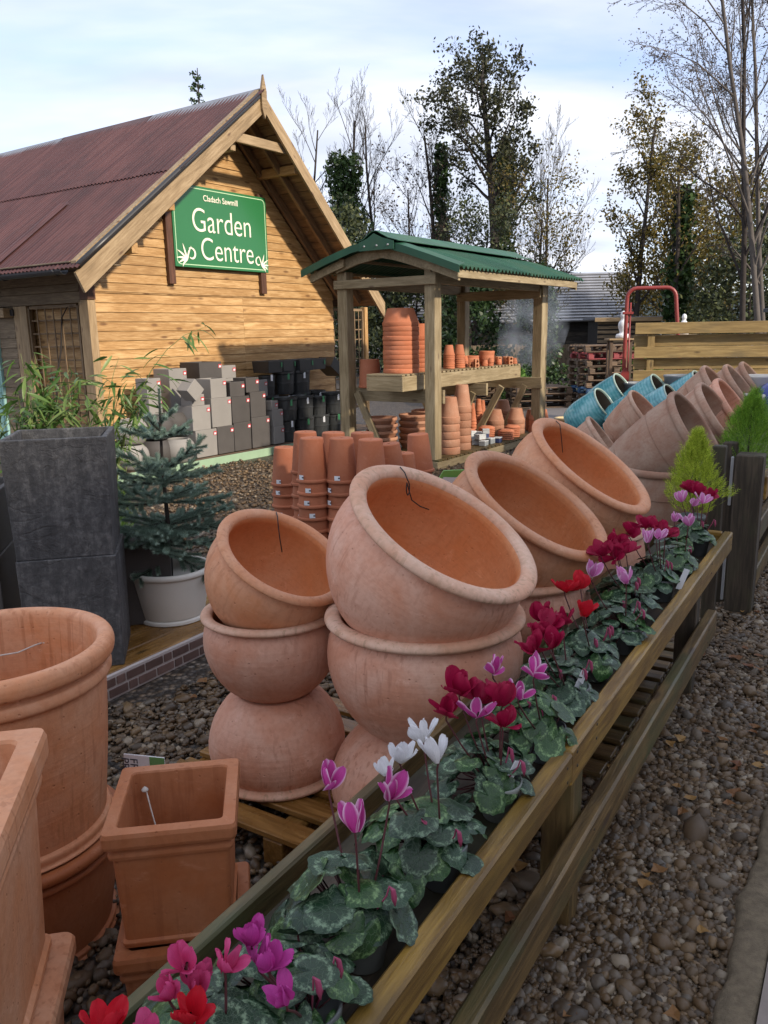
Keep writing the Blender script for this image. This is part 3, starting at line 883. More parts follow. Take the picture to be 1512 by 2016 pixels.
def emblem(cx, cz, sgn, sc):
    geos = []
    for k, (a, L, bend) in enumerate(((168, .11, .25), (150, .125, .2), (130, .14, .12), (108, .15, .0), (84, .135, -.15), (190, .085, .3))):
        pts, n = [], 7
        a = R(a)
        L_, R_ = [], []
        for i in range(n):
            t = i / (n - 1); aa = a + bend * t * 2
            x, zz = L * t * math.cos(aa), L * t * math.sin(aa)
            w = .0105 * math.sin(math.pi * min(1, t * .92 + .08)) ** .7 * (1 - .2 * t) if 0 < i < n - 1 else .001
            nx_, nz_ = -math.sin(aa), math.cos(aa)
            L_.append((x + nx_ * w, zz + nz_ * w)); R_.append((x - nx_ * w, zz - nz_ * w))
        V = [(cx + sgn * x * sc, SY - .005 - .0004 * k, cz + z_ * sc) for x, z_ in L_ + R_]
        F = [(i, i + 1, n + i + 1, n + i) for i in range(n - 1)]
        geos.append((V, F))
    n = 16; A = []
    for i in range(n):
        t = i / (n - 1); aa = R(120 - 250 * t); r = .055 - .02 * t; w = .003 + .007 * math.sin(math.pi * t)
        A.append((.05 + math.cos(aa) * r, .055 + math.sin(aa) * r, w, aa))
    V = [(cx + sgn * (x + math.cos(a) * w) * sc, SY - .0055, cz + (z_ + math.sin(a) * w) * sc) for x, z_, w, a in A] + [(cx + sgn * (x - math.cos(a) * w) * sc, SY - .0055, cz + (z_ - math.sin(a) * w) * sc) for x, z_, w, a in A]
    geos.append((V, [(i, i + 1, n + i + 1, n + i) for i in range(n - 1)]))
    V, F = join(geos); me = mesh('leaf_emblem', V, F); me.materials.append(MT['signwhite']); link('leaf_emblem', me, sign)
emblem(.53, 2.645, 1, 1.5); emblem(1.97, 2.635, -1, 1.25)

# ---------------------------------------------------------------- display platform along the gable
plat = empty('display_platform', HO, H_ANG)
tag(plat, 'low timber display platform with a pale green front board along the gable', 'platform')
box('front_board', -3.0, 3.9, -1.02, -.99, .0, .108, MT['green_strip'], plat)
for k in range(8): box('plank', -3.0, 3.9, -.985 + k * .120, -.870 + k * .120, .075, .098, MT['pallet'], plat)
# ---------------------------------------------------------------- display shelter
sh = empty('display_shelter', SO, H_ANG)
tag(sh, 'open timber display shelter with a green corrugated roof', 'shelter')
W_ = MT['shelter']
for a, b in ((0, 0), (0, 1.30), (3.05, 0), (3.05, 1.30)):
    box('post', a, a + .15, b, b + .15, 0, 2.40, W_, sh, bev=.008)
box('post', 3.205, 3.25, .0, .09, 0, 2.36, W_, sh)
box('cross_rail', -.042, -.002, -.03, 1.47, 2.19, 2.295, W_, sh)
box('cross_rail', 3.0, 3.047, .02, 1.43, 2.10, 2.24, W_, sh)
box('cross_rail', .155, .20, -.02, 1.46, .79, .955, W_, sh)
box('cross_rail', 3.0, 3.046, -.03, 1.46, .79, .955, W_, sh)
box('cross_rail', 1.5, 1.55, .1, 1.35, .79, .955, W_, sh)
beam('brace', (.10, 1.25, .90), (.10, .86, .14), .045, .095, W_, sh, up=(0, 1, 0))
beam('brace', (.95, .80, .86), (.95, .42, .14), .045, .095, W_, sh, up=(0, 1, 0))
beam('brace', (2.35, .30, .86), (2.35, .70, .14), .045, .095, W_, sh, up=(0, 1, 0))
beam('brace', (3.02, .24, .84), (3.02, .58, .14), .045, .095, W_, sh, up=(0, 1, 0))
beam('brace', (1.50, .30, .83), (1.50, .62, .14), .045, .085, W_, sh, up=(0, 1, 0))
box('side_beam', .16, 3.04, .035, .085, 2.20, 2.33, W_, sh)
box('side_beam', .16, 3.04, 1.36, 1.41, 2.20, 2.33, W_, sh)
# roof section: (b, z) points from left eave over the ridge to the right eave
RP = [(1.86, 2.40), (1.45, 2.535), (1.05, 2.645), (.68, 2.70), (.30, 2.595), (-.05, 2.475), (-.44, 2.335)]
def rsec(off): return [(b, z - off) for b, z in RP]
A0, A1 = -.17, 3.48
def arch(name, a, bs, depth, drop):
    pts = [(b, np.interp(b, [p[0] for p in RP][::-1], [p[1] for p in RP][::-1]) - drop) for b in bs]
    lo = [(b, z - depth) for b, z in pts][::-1]
    poly = pts + lo; n = len(poly)
    V = [(a, b, z) for b, z in poly] + [(a + .042, b, z) for b, z in poly]
    F = [tuple(range(n)), tuple(range(2 * n - 1, n - 1, -1))] + [(i, i + n, (i + 1) % n + n, (i + 1) % n) for i in range(n)]
    me = mesh(name, V, F); me.materials.append(W_); fix_normals(me); return link(name, me, sh)
for a in (-.12, 3.36):
    arch('roof_arch', a, np.linspace(1.78, 1.24, 5), .095, .05)
    arch('roof_arch', a + .045, np.linspace(1.40, .02, 9), .125, .045)
    arch('roof_arch', a, np.linspace(.12, -.38, 5), .095, .05)
for b in (1.70, 1.30, .90, .50, .10, -.30):
    z = float(np.interp(b, [p[0] for p in RP][::-1], [p[1] for p in RP][::-1]))
    box('roof_batten', A0 + .06, A1 - .04, b - .025, b + .025, z - .055, z - .022, W_, sh)
def green_sheet(w, pts, pitch, amp):
    n = int(round(w / pitch * 6)); V, F = [], []
    m = len(pts)
    for j, (b, z) in enumerate(pts):
        for i in range(n + 1):
            x = w * i / n; V.append((x, b, z + amp * math.sin(2 * math.pi * x / pitch)))
    for j in range(m - 1):
        for i in range(n): F.append((j * (n + 1) + i, j * (n + 1) + i + 1, (j + 1) * (n + 1) + i + 1, (j + 1) * (n + 1) + i))
    o = len(V)
    V += [(x, y, z - .006) for x, y, z in V]; F += [tuple(i + o for i in f[::-1]) for f in F]
    # close the eave edges
    for i in range(n): F.append((i + 1, i, o + i, o + i + 1)); q = (m - 1) * (n + 1); F.append((q + i, q + i + 1, o + q + i + 1, o + q + i))
    return mesh('green_sheet', V, F, smooth=False)
sr = empty('roof', (0, 0, 0), 0, sh)
gl, gr = green_sheet(.96, RP[:4], .096, .020), green_sheet(.96, RP[3:], .096, .020)
for k in range(4):
    for me in (gl, gr):
        link('roofing_sheet', me, sr, TRS((A0 + k * .905, 0, .02 + .006 * (k % 2))), MT['roofgreen'])
# rolled verge flashings at the near end, folded ridge cap
def flash(pts, name):
    V, F = [], []
    for b, z in pts:
        V += [(A0 - .035, b, z - .05), (A0 - .04, b, z + .035), (A0 + .10, b, z + .062), (A0 + .10, b, z + .056), (A0 - .032, b, z + .028), (A0 - .028, b, z - .05)]
    m = len(pts)
    for j in range(m - 1):
        for k in range(6): F.append((j * 6 + k, j * 6 + (k + 1) % 6, (j + 1) * 6 + (k + 1) % 6, (j + 1) * 6 + k))
    F += [tuple(range(6)), tuple(range((m - 1) * 6, m * 6))[::-1]]
    me = mesh(name, V, F); me.materials.append(MT['roofgreen']); fix_normals(me); link(name, me, sr)
flash(RP[:4], 'verge_flashing'); flash(RP[3:], 'verge_flashing')
cap = [(.98, 2.675), (.86, 2.70), (.78, 2.755), (.72, 2.785), (.66, 2.785), (.60, 2.75), (.50, 2.70), (.36, 2.66)]
V, F = [], []
for a in (A0 - .06, A1):
    for b, z in cap: V.append((a, b, z + .035))
    for b, z in cap[::-1]: V.append((a, b, z + .027))
n = len(cap) * 2
F = [(i, (i + 1) % n, (i + 1) % n + n, i + n) for i in range(n)] + [tuple(range(n)), tuple(range(2 * n - 1, n - 1, -1))]
me = mesh('ridge_cap', V, F); me.materials.append(MT['roofgreen']); fix_normals(me); link('ridge_cap', me, sr)
poly = [(.92, 2.70), (.80, 2.735), (.70, 2.79), (.58, 2.735), (.42, 2.69), (.42, 2.60), (.92, 2.60)]
V = [(A0 - .062, b, z) for b, z in poly] + [(A0 - .05, b, z) for b, z in poly]; n = len(poly)
me = mesh('cap_plate', V, [tuple(range(n)), tuple(range(2 * n - 1, n - 1, -1))] + [(i, i + n, (i + 1) % n + n, (i + 1) % n) for i in range(n)])
me.materials.append(MT['roofgreen']); fix_normals(me); link('cap_plate', me, sr)
for b in (.84, .66, .50): tube('screw', [(A0 - .068, b, 2.65), (A0 - .06, b, 2.65)], .013, MT['steel'], sr, 8)
box('eave_board', A0 + .02, A1 - .12, -.40, -.375, 2.24, 2.325, W_, sh)
# upper shelf
shf = empty('shelf', (0, 0, 0), 0, sh)
B0, B1, SA0, SA1, SZ = .27, .80, -.30, 2.92, 1.16
box('shelf_board', SA0 + .04, SA1, B0, B0 + .038, .958, 1.135, W_, shf)
box('shelf_board', SA0 + .04, SA1, B1 - .038, B1, .958, 1.135, W_, shf)
box('shelf_board', SA0, SA0 + .038, B0 + .0, B1, .956, 1.133, W_, shf)
k = SA0
while k < SA1 - .05:
    box('shelf_slat', k, k + .062, B0 + .004, B1 - .004, 1.138, 1.16, W_, shf, bev=.002); k += .105
# lower deck
dk = empty('lower_deck', (0, 0, 0), 0, sh)
box('deck_board', -.02, 3.65, -.045, -.005, .0, .095, W_, dk)
box('deck_board', -.02, 3.65, 1.30, 1.34, .0, .095, W_, dk)
k = -.0
while k < 3.6:
    box('deck_slat', k, k + .085, -.05, 1.3, .098, .12, MT['fence_old'], dk, bev=.002); k += .108

# ---------------------------------------------------------------- terracotta pots
def pot_prof(r_rim, r_base, h, band, lip=.008, wall=.010, hole=.012):
    rb = r_rim - lip
    return [(hole, .014), (hole, 0), (r_base - .006, 0), (r_base, .006), (rb - .001, h - band - .003), (rb + .002, h - band), (r_rim - .001, h - band + .004), (r_rim, h - band + .012), (r_rim, h - .006), (r_rim - .004, h),
            (rb - wall + .004, h), (rb - wall, h - .006), (r_base - wall, .016), (hole, .014)]
_stk = {}
def sticker_mesh(r, w, h, name='sticker'):
    key = (round(r, 3), w, h)
    if key in _stk: return _stk[key]
    n = 6; V, F, mi = [], [], []
    for j in range(4):
        for i in range(n + 1):
            a = (i / n - .5) * w / r
            V.append(((r + .0012) * math.cos(a), (r + .0012) * math.sin(a), h * j / 3))
    for j in range(3):
        for i in range(n):
            F.append((j * (n + 1) + i, j * (n + 1) + i + 1, (j + 1) * (n + 1) + i + 1, (j + 1) * (n + 1) + i))
            mi.append(1 if i == n - 1 - 0 and j == 1 or (j == 1 and i == 4) else 0)
    me = mesh(name, V, F, smooth=True); me.materials.append(MT['sticker']); me.materials.append(MT['barcode'])
    me.polygons.foreach_set('material_index', mi)
    _stk[key] = me
    return me
POT = {}
def pot_kind(k, r, rb, h, band, mat, lip=.008, seg=32, sub=None):
    POT[k] = dict(me=lathe('pot_' + k, pot_prof(r, rb, h, band, lip), seg, mat, sharp=35), r=r, rb=rb, h=h, band=band)
pot_kind('longtom', .119, .083, .31, .022, MT['tc_pot'], .009, 40)
pot_kind('wide', .225, .165, .215, .052, MT['tc_pot2'], .008, 48)
pot_kind('wide2', .195, .145, .20, .052, MT['tc_pot2'], .008, 44)
pot_kind('big', .150, .125, .36, .03, MT['tc_pot'], .006, 40)
pot_kind('tall', .137, .092, .33, .082, MT['tc_dull'], .009, 40)
pot_kind('tall2', .128, .080, .36, .085, MT['tc_dull'], .009, 36)
pot_kind('mid', .078, .052, .145, .026, MT['tc_pot2'], .005, 28)
pot_kind('mid2', .134, .088, .23, .07, MT['tc_dull'], .007, 32)
pot_kind('small', .055, .034, .19, .03, MT['tc_pot2'], .004, 24)
pot_kind('small2', .068, .040, .14, .027, MT['tc_pot2'], .004, 24)
pot_kind('tiny', .045, .032, .065, .018, MT['tc_pot2'], .003, 20)
pot_kind('bulge', .113, .095, .085, .04, MT['tc_pot2'], .010, 32)
pot_kind('saucer', .118, .085, .034, .014, MT['tc_pot2'], .006, 32)
pot_kind('bigsaucer', .21, .165, .11, .04, MT['tc_dull'], .010, 40)
def stack(kind, p, n, step, label_top, label_low, group, inv=True, stick=None, face=0.0, cat='plant pot', lean=None, mat=None):
    """n nested pots; each is a thing of its own. stick = (width, height, height over the rim line)"""
    K = POT[kind]; base = Vector(p)
    for i in range(n):
        z = i * step
        rz = rnd.uniform(0, 6.28)
        j = Vector((rnd.gauss(0, .0022), rnd.gauss(0, .0022), 0))
        rot = Euler((math.pi if inv else 0, 0, 0)).to_matrix().to_4x4()
        ln = lean or (rnd.gauss(0, .006), rnd.gauss(0, .006))
        M = Matrix.Translation(base + j + Vector((0, 0, z))) @ Euler((ln[0], ln[1], 0)).to_matrix().to_4x4() @ Matrix.Translation((0, 0, K['h'] if inv else 0)) @ rot @ Matrix.Rotation(rz, 4, 'Z')
        o = link('terracotta_pot', K['me'], None, M)
        if mat: o.material_slots[0].link = 'OBJECT'; o.material_slots[0].material = mat
        tag(o, label_top if i == n - 1 else label_low, cat, group)
        if stick and rnd.random() < stick[3]:
            w, h, up, _ = stick
            me = sticker_mesh(K['r'] - (0 if up < .0 else .004) , w, h)
            # undo the pot's own turn so that the label faces the aisle
            fa = face + rnd.gauss(0, .22)
            zz = K['h'] - up
            Ms = Matrix.Rotation(-rz, 4, 'Z') @ Matrix.Rotation(-fa if inv else fa, 4, 'Z') @ Matrix.Translation((0, 0, zz - h / 2))
            if inv: Ms = Ms @ Matrix.Translation((0, 0, h)) @ Matrix.Rotation(math.pi, 4, 'X')
            link('price_sticker', me, o, Ms)
FACE = R(-112)
# stacks of long tom pots in front of the shelter
G1 = 'long tom pots stacked in front of the shelter'
for (x, y, n, who) in ((-.80, 6.47, 6, 'stack set apart nearest the spruce'), (-.50, 5.61, 8, 'first stack of the front row'), (-.29, 5.58, 8, 'second stack of the front row'), (-.085, 5.47, 8, 'third stack of the front row'), (-.58, 5.97, 8, 'first stack of the second row'), (-.37, 5.90, 8, 'second stack of the second row'), (-.15, 5.86, 8, 'third stack of the second row')):
    stack('longtom', (x, y, .0), n, .09, 'upturned terracotta long tom pot topping the ' + who, 'terracotta long tom pot nested within the ' + who, G1, stick=(.040, .032, .042, .93), face=FACE)
stack('longtom', (.07, 5.92, 0), 7, .09, 'terracotta long tom pot leaning over on top of the tilted stack', 'terracotta long tom pot within the tilted stack before the shelter', G1, stick=(.040, .032, .042, .2), face=FACE, lean=(.03, -.10))
stack('longtom', (.30, 6.45, 0), 7, .09, 'upturned terracotta long tom pot topping the stack before the near shelter post', 'terracotta long tom pot within the stack before the near shelter post', G1, stick=(.046, .034, .042, .9), face=FACE, lean=(.0, -.055))
stack('longtom', (.16, 6.02, 0), 6, .09, 'paler terracotta pot topping the lowest stack behind the large tipped bowl', 'paler terracotta pot within the lowest stack behind the large tipped bowl', G1, mat=MT['tc_pot2'])
def S_(a, b, z): return tuple(SW(a, b, z))
# upper shelf
stack('wide', S_(.10, .55, SZ), 11, .056, 'wide terracotta pot upside down on top of the tallest stack on the shelf', 'wide terracotta pot nested in the tallest stack on the shelf', 'wide pots stacked on the shelf')
stack('wide2', S_(.50, .52, SZ), 8, .056, 'terracotta pot on top of the second tallest stack on the shelf', 'terracotta pot nested in the second tallest stack on the shelf', 'wide pots of the second stack on the shelf')
stack('big', S_(.22, 1.12, .958), 1, .1, 'single large terracotta pot upside down on the rail behind the shelf', '', None)
GS = 'medium pots stacked on the shelf'
for a, b in ((1.22, .52), (1.46, .50)):
    stack('mid', S_(a, b, SZ), 7, .028, 'medium terracotta pot topping one of two equal stacks on the shelf', 'medium terracotta pot within one of two equal stacks on the shelf', GS, stick=(.035, .016, .014, .5), face=FACE)
for a, b, n in ((2.02, .40, 2), (1.95, .5, 2), (2.50, .42, 2), (2.44, .6, 2), (1.62, .55, 4), (1.84, .62, 5), (2.12, .36, 3), (2.60, .62, 4), (2.70, .68, 5), (1.72, .68, 6), (2.84, .34, 2)):
    stack('tiny', S_(a, b, SZ), n, .022, 'tiny terracotta pot upside down on the shelf', 'tiny terracotta pot under another on the shelf', 'tiny pots on the shelf')
stack('bulge', S_(2.30, .52, SZ), 5, .030, 'round shouldered terracotta dish topping its stack on the shelf', 'round shouldered terracotta dish in a stack on the shelf', 'stacked dishes on the shelf', inv=False)
stack('bulge', S_(2.05, .64, SZ), 3, .030, 'terracotta dish topping the low stack behind on the shelf', 'terracotta dish in the low stack behind on the shelf', 'low stacked dishes on the shelf', inv=False)
# hollow clay pot feet / wine tiles: blocks with two round holes
def hollow_tile():
    n = 12; geos = []
    L, w, h = .12, .055, .11
    for cz in (-.027, .027):
        ring_o = []
        for k in range(n):
            a = 2 * math.pi * (k + .5) / n; c, s = math.cos(a), math.sin(a); q = max(abs(c), abs(s)); ring_o.append((w / 2 * c / q, cz + w / 2 * s / q))
        ring_i = [(.019 * math.cos(2 * math.pi * (k + .5) / n), cz + .019 * math.sin(2 * math.pi * (k + .5) / n)) for k in range(n)]
        V = [(x, -L / 2, z) for x, z in ring_o] + [(x, -L / 2, z) for x, z in ring_i] + [(x, L / 2, z) for x, z in ring_o] + [(x, L / 2, z) for x, z in ring_i]
        F = []
        for k in range(n):
            k2 = (k + 1) % n
            F += [(k, k2, n + k2, n + k), (2 * n + k2, 2 * n + k, 3 * n + k, 3 * n + k2), (n + k, n + k2, 3 * n + k2, 3 * n + k), (k2, k, 2 * n + k, 2 * n + k2)]
        geos.append((V, F))
    V, F = join(geos); me = mesh('hollow_tile', V, F); me.materials.append(MT['tc_orange']); fix_normals(me); return me
ht = hollow_tile()
for (a, b, nz) in ((1.66, .42, 1), (1.76, .40, 1), (2.72, .40, 1), (2.80, .42, 1), (2.86, .50, 1), (2.70, .53, 1), (2.78, .56, 1), (2.60, .46, 1), (1.66, .34, 1), (2.66, .32, 1), (2.84, .62, 1), (2.62, .60, 1)):
    o = link('hollow_tile', ht, None, Matrix.Translation(SW(a, b, SZ + .0555)) @ Matrix.Rotation(H_ANG + R(90 + 35) + rnd.gauss(0, .1), 4, 'Z'))
    tag(o, 'hollow orange clay tile with two round holes on the shelf', 'clay tile', 'hollow tiles on the shelf')
# lower deck
GD = .12
stack('tall', S_(.56, .13, GD), 5, .098, 'large dull terracotta pot topping the stack beside the near post', 'large dull terracotta pot in the stack beside the near post', 'stack beside the near post', stick=(.062, .034, .05, .9), face=R(-95))
stack('tall2', S_(.98, .19, GD), 6, .098, 'large terracotta pot topping the tallest stack on the lower deck', 'large terracotta pot in the tallest stack on the lower deck', 'tallest stack on the lower deck')
for a, b, n in ((1.95, .55, 7), (2.29, .75, 8), (2.55, .78, 9), (2.80, .85, 8)):
    stack('small', S_(a, b, GD), n, .042, 'slim terracotta pot topping a narrow stack at the back of the lower deck', 'slim terracotta pot in a narrow stack at the back of the lower deck', 'narrow stacks at the back of the lower deck')
stack('mid2', S_(2.55, .50, GD), 3, .075, 'brown terracotta pot topping the short stack behind the brace', 'brown terracotta pot in the short stack behind the brace', 'short stack behind the brace', stick=(.06, .03, .03, .6), face=R(-95))
stack('mid2', S_(2.86, .30, GD), 3, .075, 'brown terracotta pot topping the short stack near the far post', 'brown terracotta pot in the short stack near the far post', 'short stack near the far post', stick=(.06, .03, .03, .9), face=R(-95))
stack('mid2', S_(3.3, .75, GD), 4, .075, 'terracotta pot topping the stack at the back corner of the lower deck', 'terracotta pot in the stack at the back corner of the lower deck', 'stack at the back corner')
for a, b in ((3.10, .13), (3.44, .10), (3.30, .28)):
    stack('small2', S_(a, b, GD), 7, .030, 'small terracotta pot topping a stack at the far end of the lower deck', 'small terracotta pot in a stack at the far end of the lower deck', 'small stacks at the far end of the lower deck', stick=(.03, .014, .016, .8), face=R(-80))
for a, b, n in ((1.98, .34, 7), (2.16, .12, 5), (2.46, .17, 6), (1.75, .52, 6)):
    stack('saucer', S_(a, b, GD), n, .027, 'terracotta saucer topping a pile on the lower deck', 'terracotta saucer in a pile on the lower deck', 'saucer piles on the lower deck', inv=True, cat='saucer')
for a, b, n in ((.32, 1.02, 5), (.86, .86, 5), (1.4, 1.0, 5)):
    stack('bigsaucer', S_(a, b, GD), n, .085, 'broad terracotta bowl topping a pile under the shelf', 'broad terracotta bowl in a pile under the shelf', 'broad bowls piled under the shelf', inv=False, cat='bowl')
# small cartons and wrapped pieces among the pots
carton = {'navy': plain('navy_carton', (.03, .045, .12), .5), 'white': plain('white_carton', (.55, .56, .56), .5), 'grey': plain('grey_carton', (.28, .30, .31), .5)}
for k, (a, b, z, l, w, h, c) in enumerate(((1.40, .08, 0, .13, .09, .07, 'grey'), (1.48, .25, 0, .14, .10, .08, 'white'), (1.62, .10, 0, .12, .10, .08, 'grey'), (1.78, .06, 0, .12, .09, .075, 'navy'), (1.42, .14, .082, .13, .09, .07, 'white'), (1.60, .18, .083, .11, .09, .07, 'navy'), (1.50, .10, .156, .12, .09, .06, 'white'), (1.56, .26, .083, .12, .10, .08, 'grey'), (1.46, .30, .083, .11, .09, .10, 'white'))):
    o = empty('carton', SW(a, b, GD + z), H_ANG + rnd.uniform(-.6, .6))
    tag(o, {'navy': 'small navy carton with a white lid among the terracotta pots', 'white': 'small white carton heaped among the terracotta pots', 'grey': 'small grey carton heaped among the terracotta pots'}[c], 'carton', 'cartons on the lower deck')
    box('carton_body', -l / 2, l / 2, -w / 2, w / 2, 0, h * .8, carton[c], o)
    box('carton_lid', -l / 2 - .002, l / 2 + .002, -w / 2 - .002, w / 2 + .002, h * .8 + .0005, h, carton['white'], o)
# cream pot beyond the shelter's end
cr = lathe('cream', smooth_prof([(0, 0), (.17, 0), (.19, .02), (.20, .10), (.20, .20), (.195, .24), (.215, .25), (.22, .27), (.21, .285), (.18, .285), (.17, .26), (.17, .05), (0, .04)], 2), 36, MT['cream'])
o = link('glazed_pot', cr, None, Matrix.Translation((2.95, 12.75, 0))); tag(o, 'round cream glazed pot on the gravel past the end of the shelter', 'plant pot')
tube('pot_hole_ring', [(.205 * math.cos(a_) * .22 + .0, -.215, .12 + .05 * math.sin(a_)) for a_ in np.linspace(0, 6.28, 14)], .012, MT['soil'], o, 6)
# ---------------------------------------------------------------- aisle fence with a plant trough
def fence_section(t0, t1, label, zt, posts, zlow, end_board=False):
    f = empty('planter_fence', FW(0, 0), E_ANG); tag(f, label, 'fence')
    return f
fen = fence_section(0, 0, 'low timber rail fence holding a trough of potted cyclamen', 0, 0, 0)
FO, FI = .54, .585
box('top_rail', .05, 1.735, FO, FI, .572, .652, MT['fence'], fen, bev=.006, jit=.002)
box('top_rail', 1.742, 4.22, FO + .004, FI + .002, .552, .650, MT['fence'], fen, bev=.006)
box('lower_rail', .05, 3.86, FO - .002, FI, .235, .352, MT['fence_old'], fen, bev=.007)
for t in (.35, 1.90, 3.60): box('post', t, t + .085, .588, .675, 0, .60, MT['post'] if t > 3 else MT['fence_old'], fen, bev=.005)
box('inner_board', .05, 4.20, .895, .925, .50, .628, MT['fence_old'], fen, bev=.005)
box('inner_rail', .05, 4.20, .80, .84, .30, .385, MT['fence_old'], fen, bev=.005)
for t in (.45, 2.0, 3.55): box('post', t, t + .08, .843, .884, 0, .60, MT['fence_old'], fen, bev=.005)
for k, y in enumerate((.592, .692, .790)): box('trough_plank', .05, 4.18, y, y + .092, .570, .590, MT['post'], fen, bev=.003)
box('end_board', 4.185, 4.22, .592, .884, .50, .648, MT['fence'], fen)
MT['nail'] = plain('nail_head', (.05, .045, .04), .5, .5, .5, bump=0)
nailme = lathe('nail', [(0, -.002), (.0045, -.001), (.0045, 0), (.003, .001), (0, .0012)], 8, MT['nail'])
def nail(p, parent, ax):
    rot = Vector(ax).to_track_quat('Z', 'Y').to_matrix().to_4x4()
    link('nail', nailme, parent, Matrix.Translation(p) @ rot)
for t in (.39, 1.70, 1.78, 1.94, 3.64, 4.17):
    for z in (.592, .632): nail((t + rnd.gauss(0, .006), FO - .0005 if t < 1.735 else FO + .0035, z), fen, (0, -1, 0))
    for z in (.265, .325):
        if 1.8 < t < 3.8 or t < 1: nail((t + rnd.gauss(0, .006), FO - .0025, z), fen, (0, -1, 0))
for b in (.03, .11, 1.33, 1.42):
    for z in (2.215, 2.27): nail((-.0425, b, z), sh, (-1, 0, 0))
for b in (.30, .77):
    for z in (.99, 1.10): nail((SA0 - .0005, b, z), sh, (-1, 0, 0))
# second section past the gate post
fe2 = empty('planter_fence', FW(0, 0), E_ANG); tag(fe2, 'dark weathered rail fence beyond the gate post, holding potted conifers', 'fence')
box('gate_post', 4.86, 5.00, .50, .645, 0, .945, MT['post'], fe2, bev=.008)
box('gate_stile', 4.62, 4.69, .665, .735, .03, 1.02, MT['post'], fe2, bev=.006)
box('gate_hinge', 4.80, 4.815, .645, .66, .66, .94, MT['steel'], fe2)
box('gate_hinge', 4.80, 4.815, .645, .66, .10, .36, MT['steel'], fe2)
box('back_post', 5.02, 5.10, .66, .74, 0, .99, MT['post'], fe2, bev=.006)
box('rail', 5.0, 8.2, .50, .545, .42, .55, MT['fence_old'], fe2, bev=.006)
box('rail', 5.0, 8.2, .50, .545, .14, .26, MT['fence_old'], fe2, bev=.006)
box('trough_board', 5.05, 8.2, .49, .53, .66, .80, MT['fence'], fe2, bev=.006)
for y in (.56, .67, .78): box('trough_plank', 5.03, 8.2, y, y + .1, .655, .675, MT['fence_old'], fe2, bev=.003)
box('back_board', 5.03, 8.2, .885, .925, .62, .82, MT['post'], fe2)
for t in (6.4, 7.9): box('post', t, t + .09, .548, .63, 0, .65, MT['post'], fe2)
# slatted pallets under the bowls
def pallet(t0, t1, y0, y1, z, label, mat=None):
    p = empty('pallet', FW(t0, y0), E_ANG); tag(p, label, 'pallet')
    mat = mat or MT['deck']
    for yy in (0, (y1 - y0) / 2 - .04, y1 - y0 - .08): box('bearer', 0, t1 - t0, yy, yy + .08, 0, z - .024, mat, p)
    t = 0
    while t < t1 - t0 - .05:
        box('slat', t, t + .09, -.01, y1 - y0 + .01, z - .022, z, mat, p, bev=.003); t += .135
    return p
pallet(1.72, 2.62, .93, 2.05, .115, 'wet brown slatted pallet under the smallest stack of terracotta bowls', MT['deck'])
pallet(2.68, 4.1, .74, 1.75, .055, 'dark slatted pallet under the row of terracotta bowls', MT['fence_old'])

# ---------------------------------------------------------------- terracotta bowls
range_pts_o, range_rim = [(0, 0)] * 9, [(0, 0)] * 8
def bowl_prof(Rr, h):
    k = h
    pts_o = [(0, .0), (.50, .0), (.58, .012), (.76, .13), (.93, .34), (1.015, .58), (1.0, .78), (.94, .885), (.925, .905)]
    rim = [(.985, .915), (1.03, .94), (1.035, .965), (1.01, .99), (.955, 1.0), (.895, .992), (.862, .965)]
    pts_i = [(.855, .90), (.89, .80), (.93, .62), (.89, .42), (.74, .22), (.5, .105), (0, .09)]
    return [(r * Rr, z * k) for r, z in smooth_prof(pts_o, 3)[:-1]] + [(r * Rr, z * k) for r, z in smooth_prof([pts_o[-1]] + rim, 3)[:-1]] + [(r * Rr, z * k) for r, z in smooth_prof([rim[-1]] + pts_i, 3)]
mdir = -Ey                                           # bowls tip towards the aisle
def tipped(Prim, h, deg, d=None, spin=0.0):
    d = Vector(d) if d is not None else mdir
    ax = Vector((0, 0, 1)).cross(d).normalized()
    return Matrix.Translation(Prim) @ Matrix.Rotation(R(deg), 4, ax) @ Matrix.Rotation(spin, 4, 'Z') @ Matrix.Translation((0, 0, -h))
def set_mat(o, m): o.material_slots[0].link = 'OBJECT'; o.material_slots[0].material = m
BW = {}
def bowl_me(Rr, h, mat):
    key = (Rr, h, mat.name)
    if key not in BW:
        me = BW[key] = lathe('bowl', bowl_prof(Rr, h), 72, mat); me.materials.append(MT['tc_in']); me.materials.append(MT['tc_rim'] if mat is MT['tc'] else mat); no_ = len(smooth_prof(range_pts_o, 3)) - 1
        nn_ = len(smooth_prof(range_pts_o, 3)) - 1 + len(smooth_prof(range_rim, 3)) - 1
        me.polygons.foreach_set('material_index', [0 if p.index < no_ * 72 - 1 else (1 if p.index >= (nn_ + 1) * 72 else 2) for p in me.polygons])
    return BW[key]
def wire(o, Rr, h, pts):
    tube('hanging_wire', [Vector(p) for p in pts], .0022, MT['wire'], o, 5)
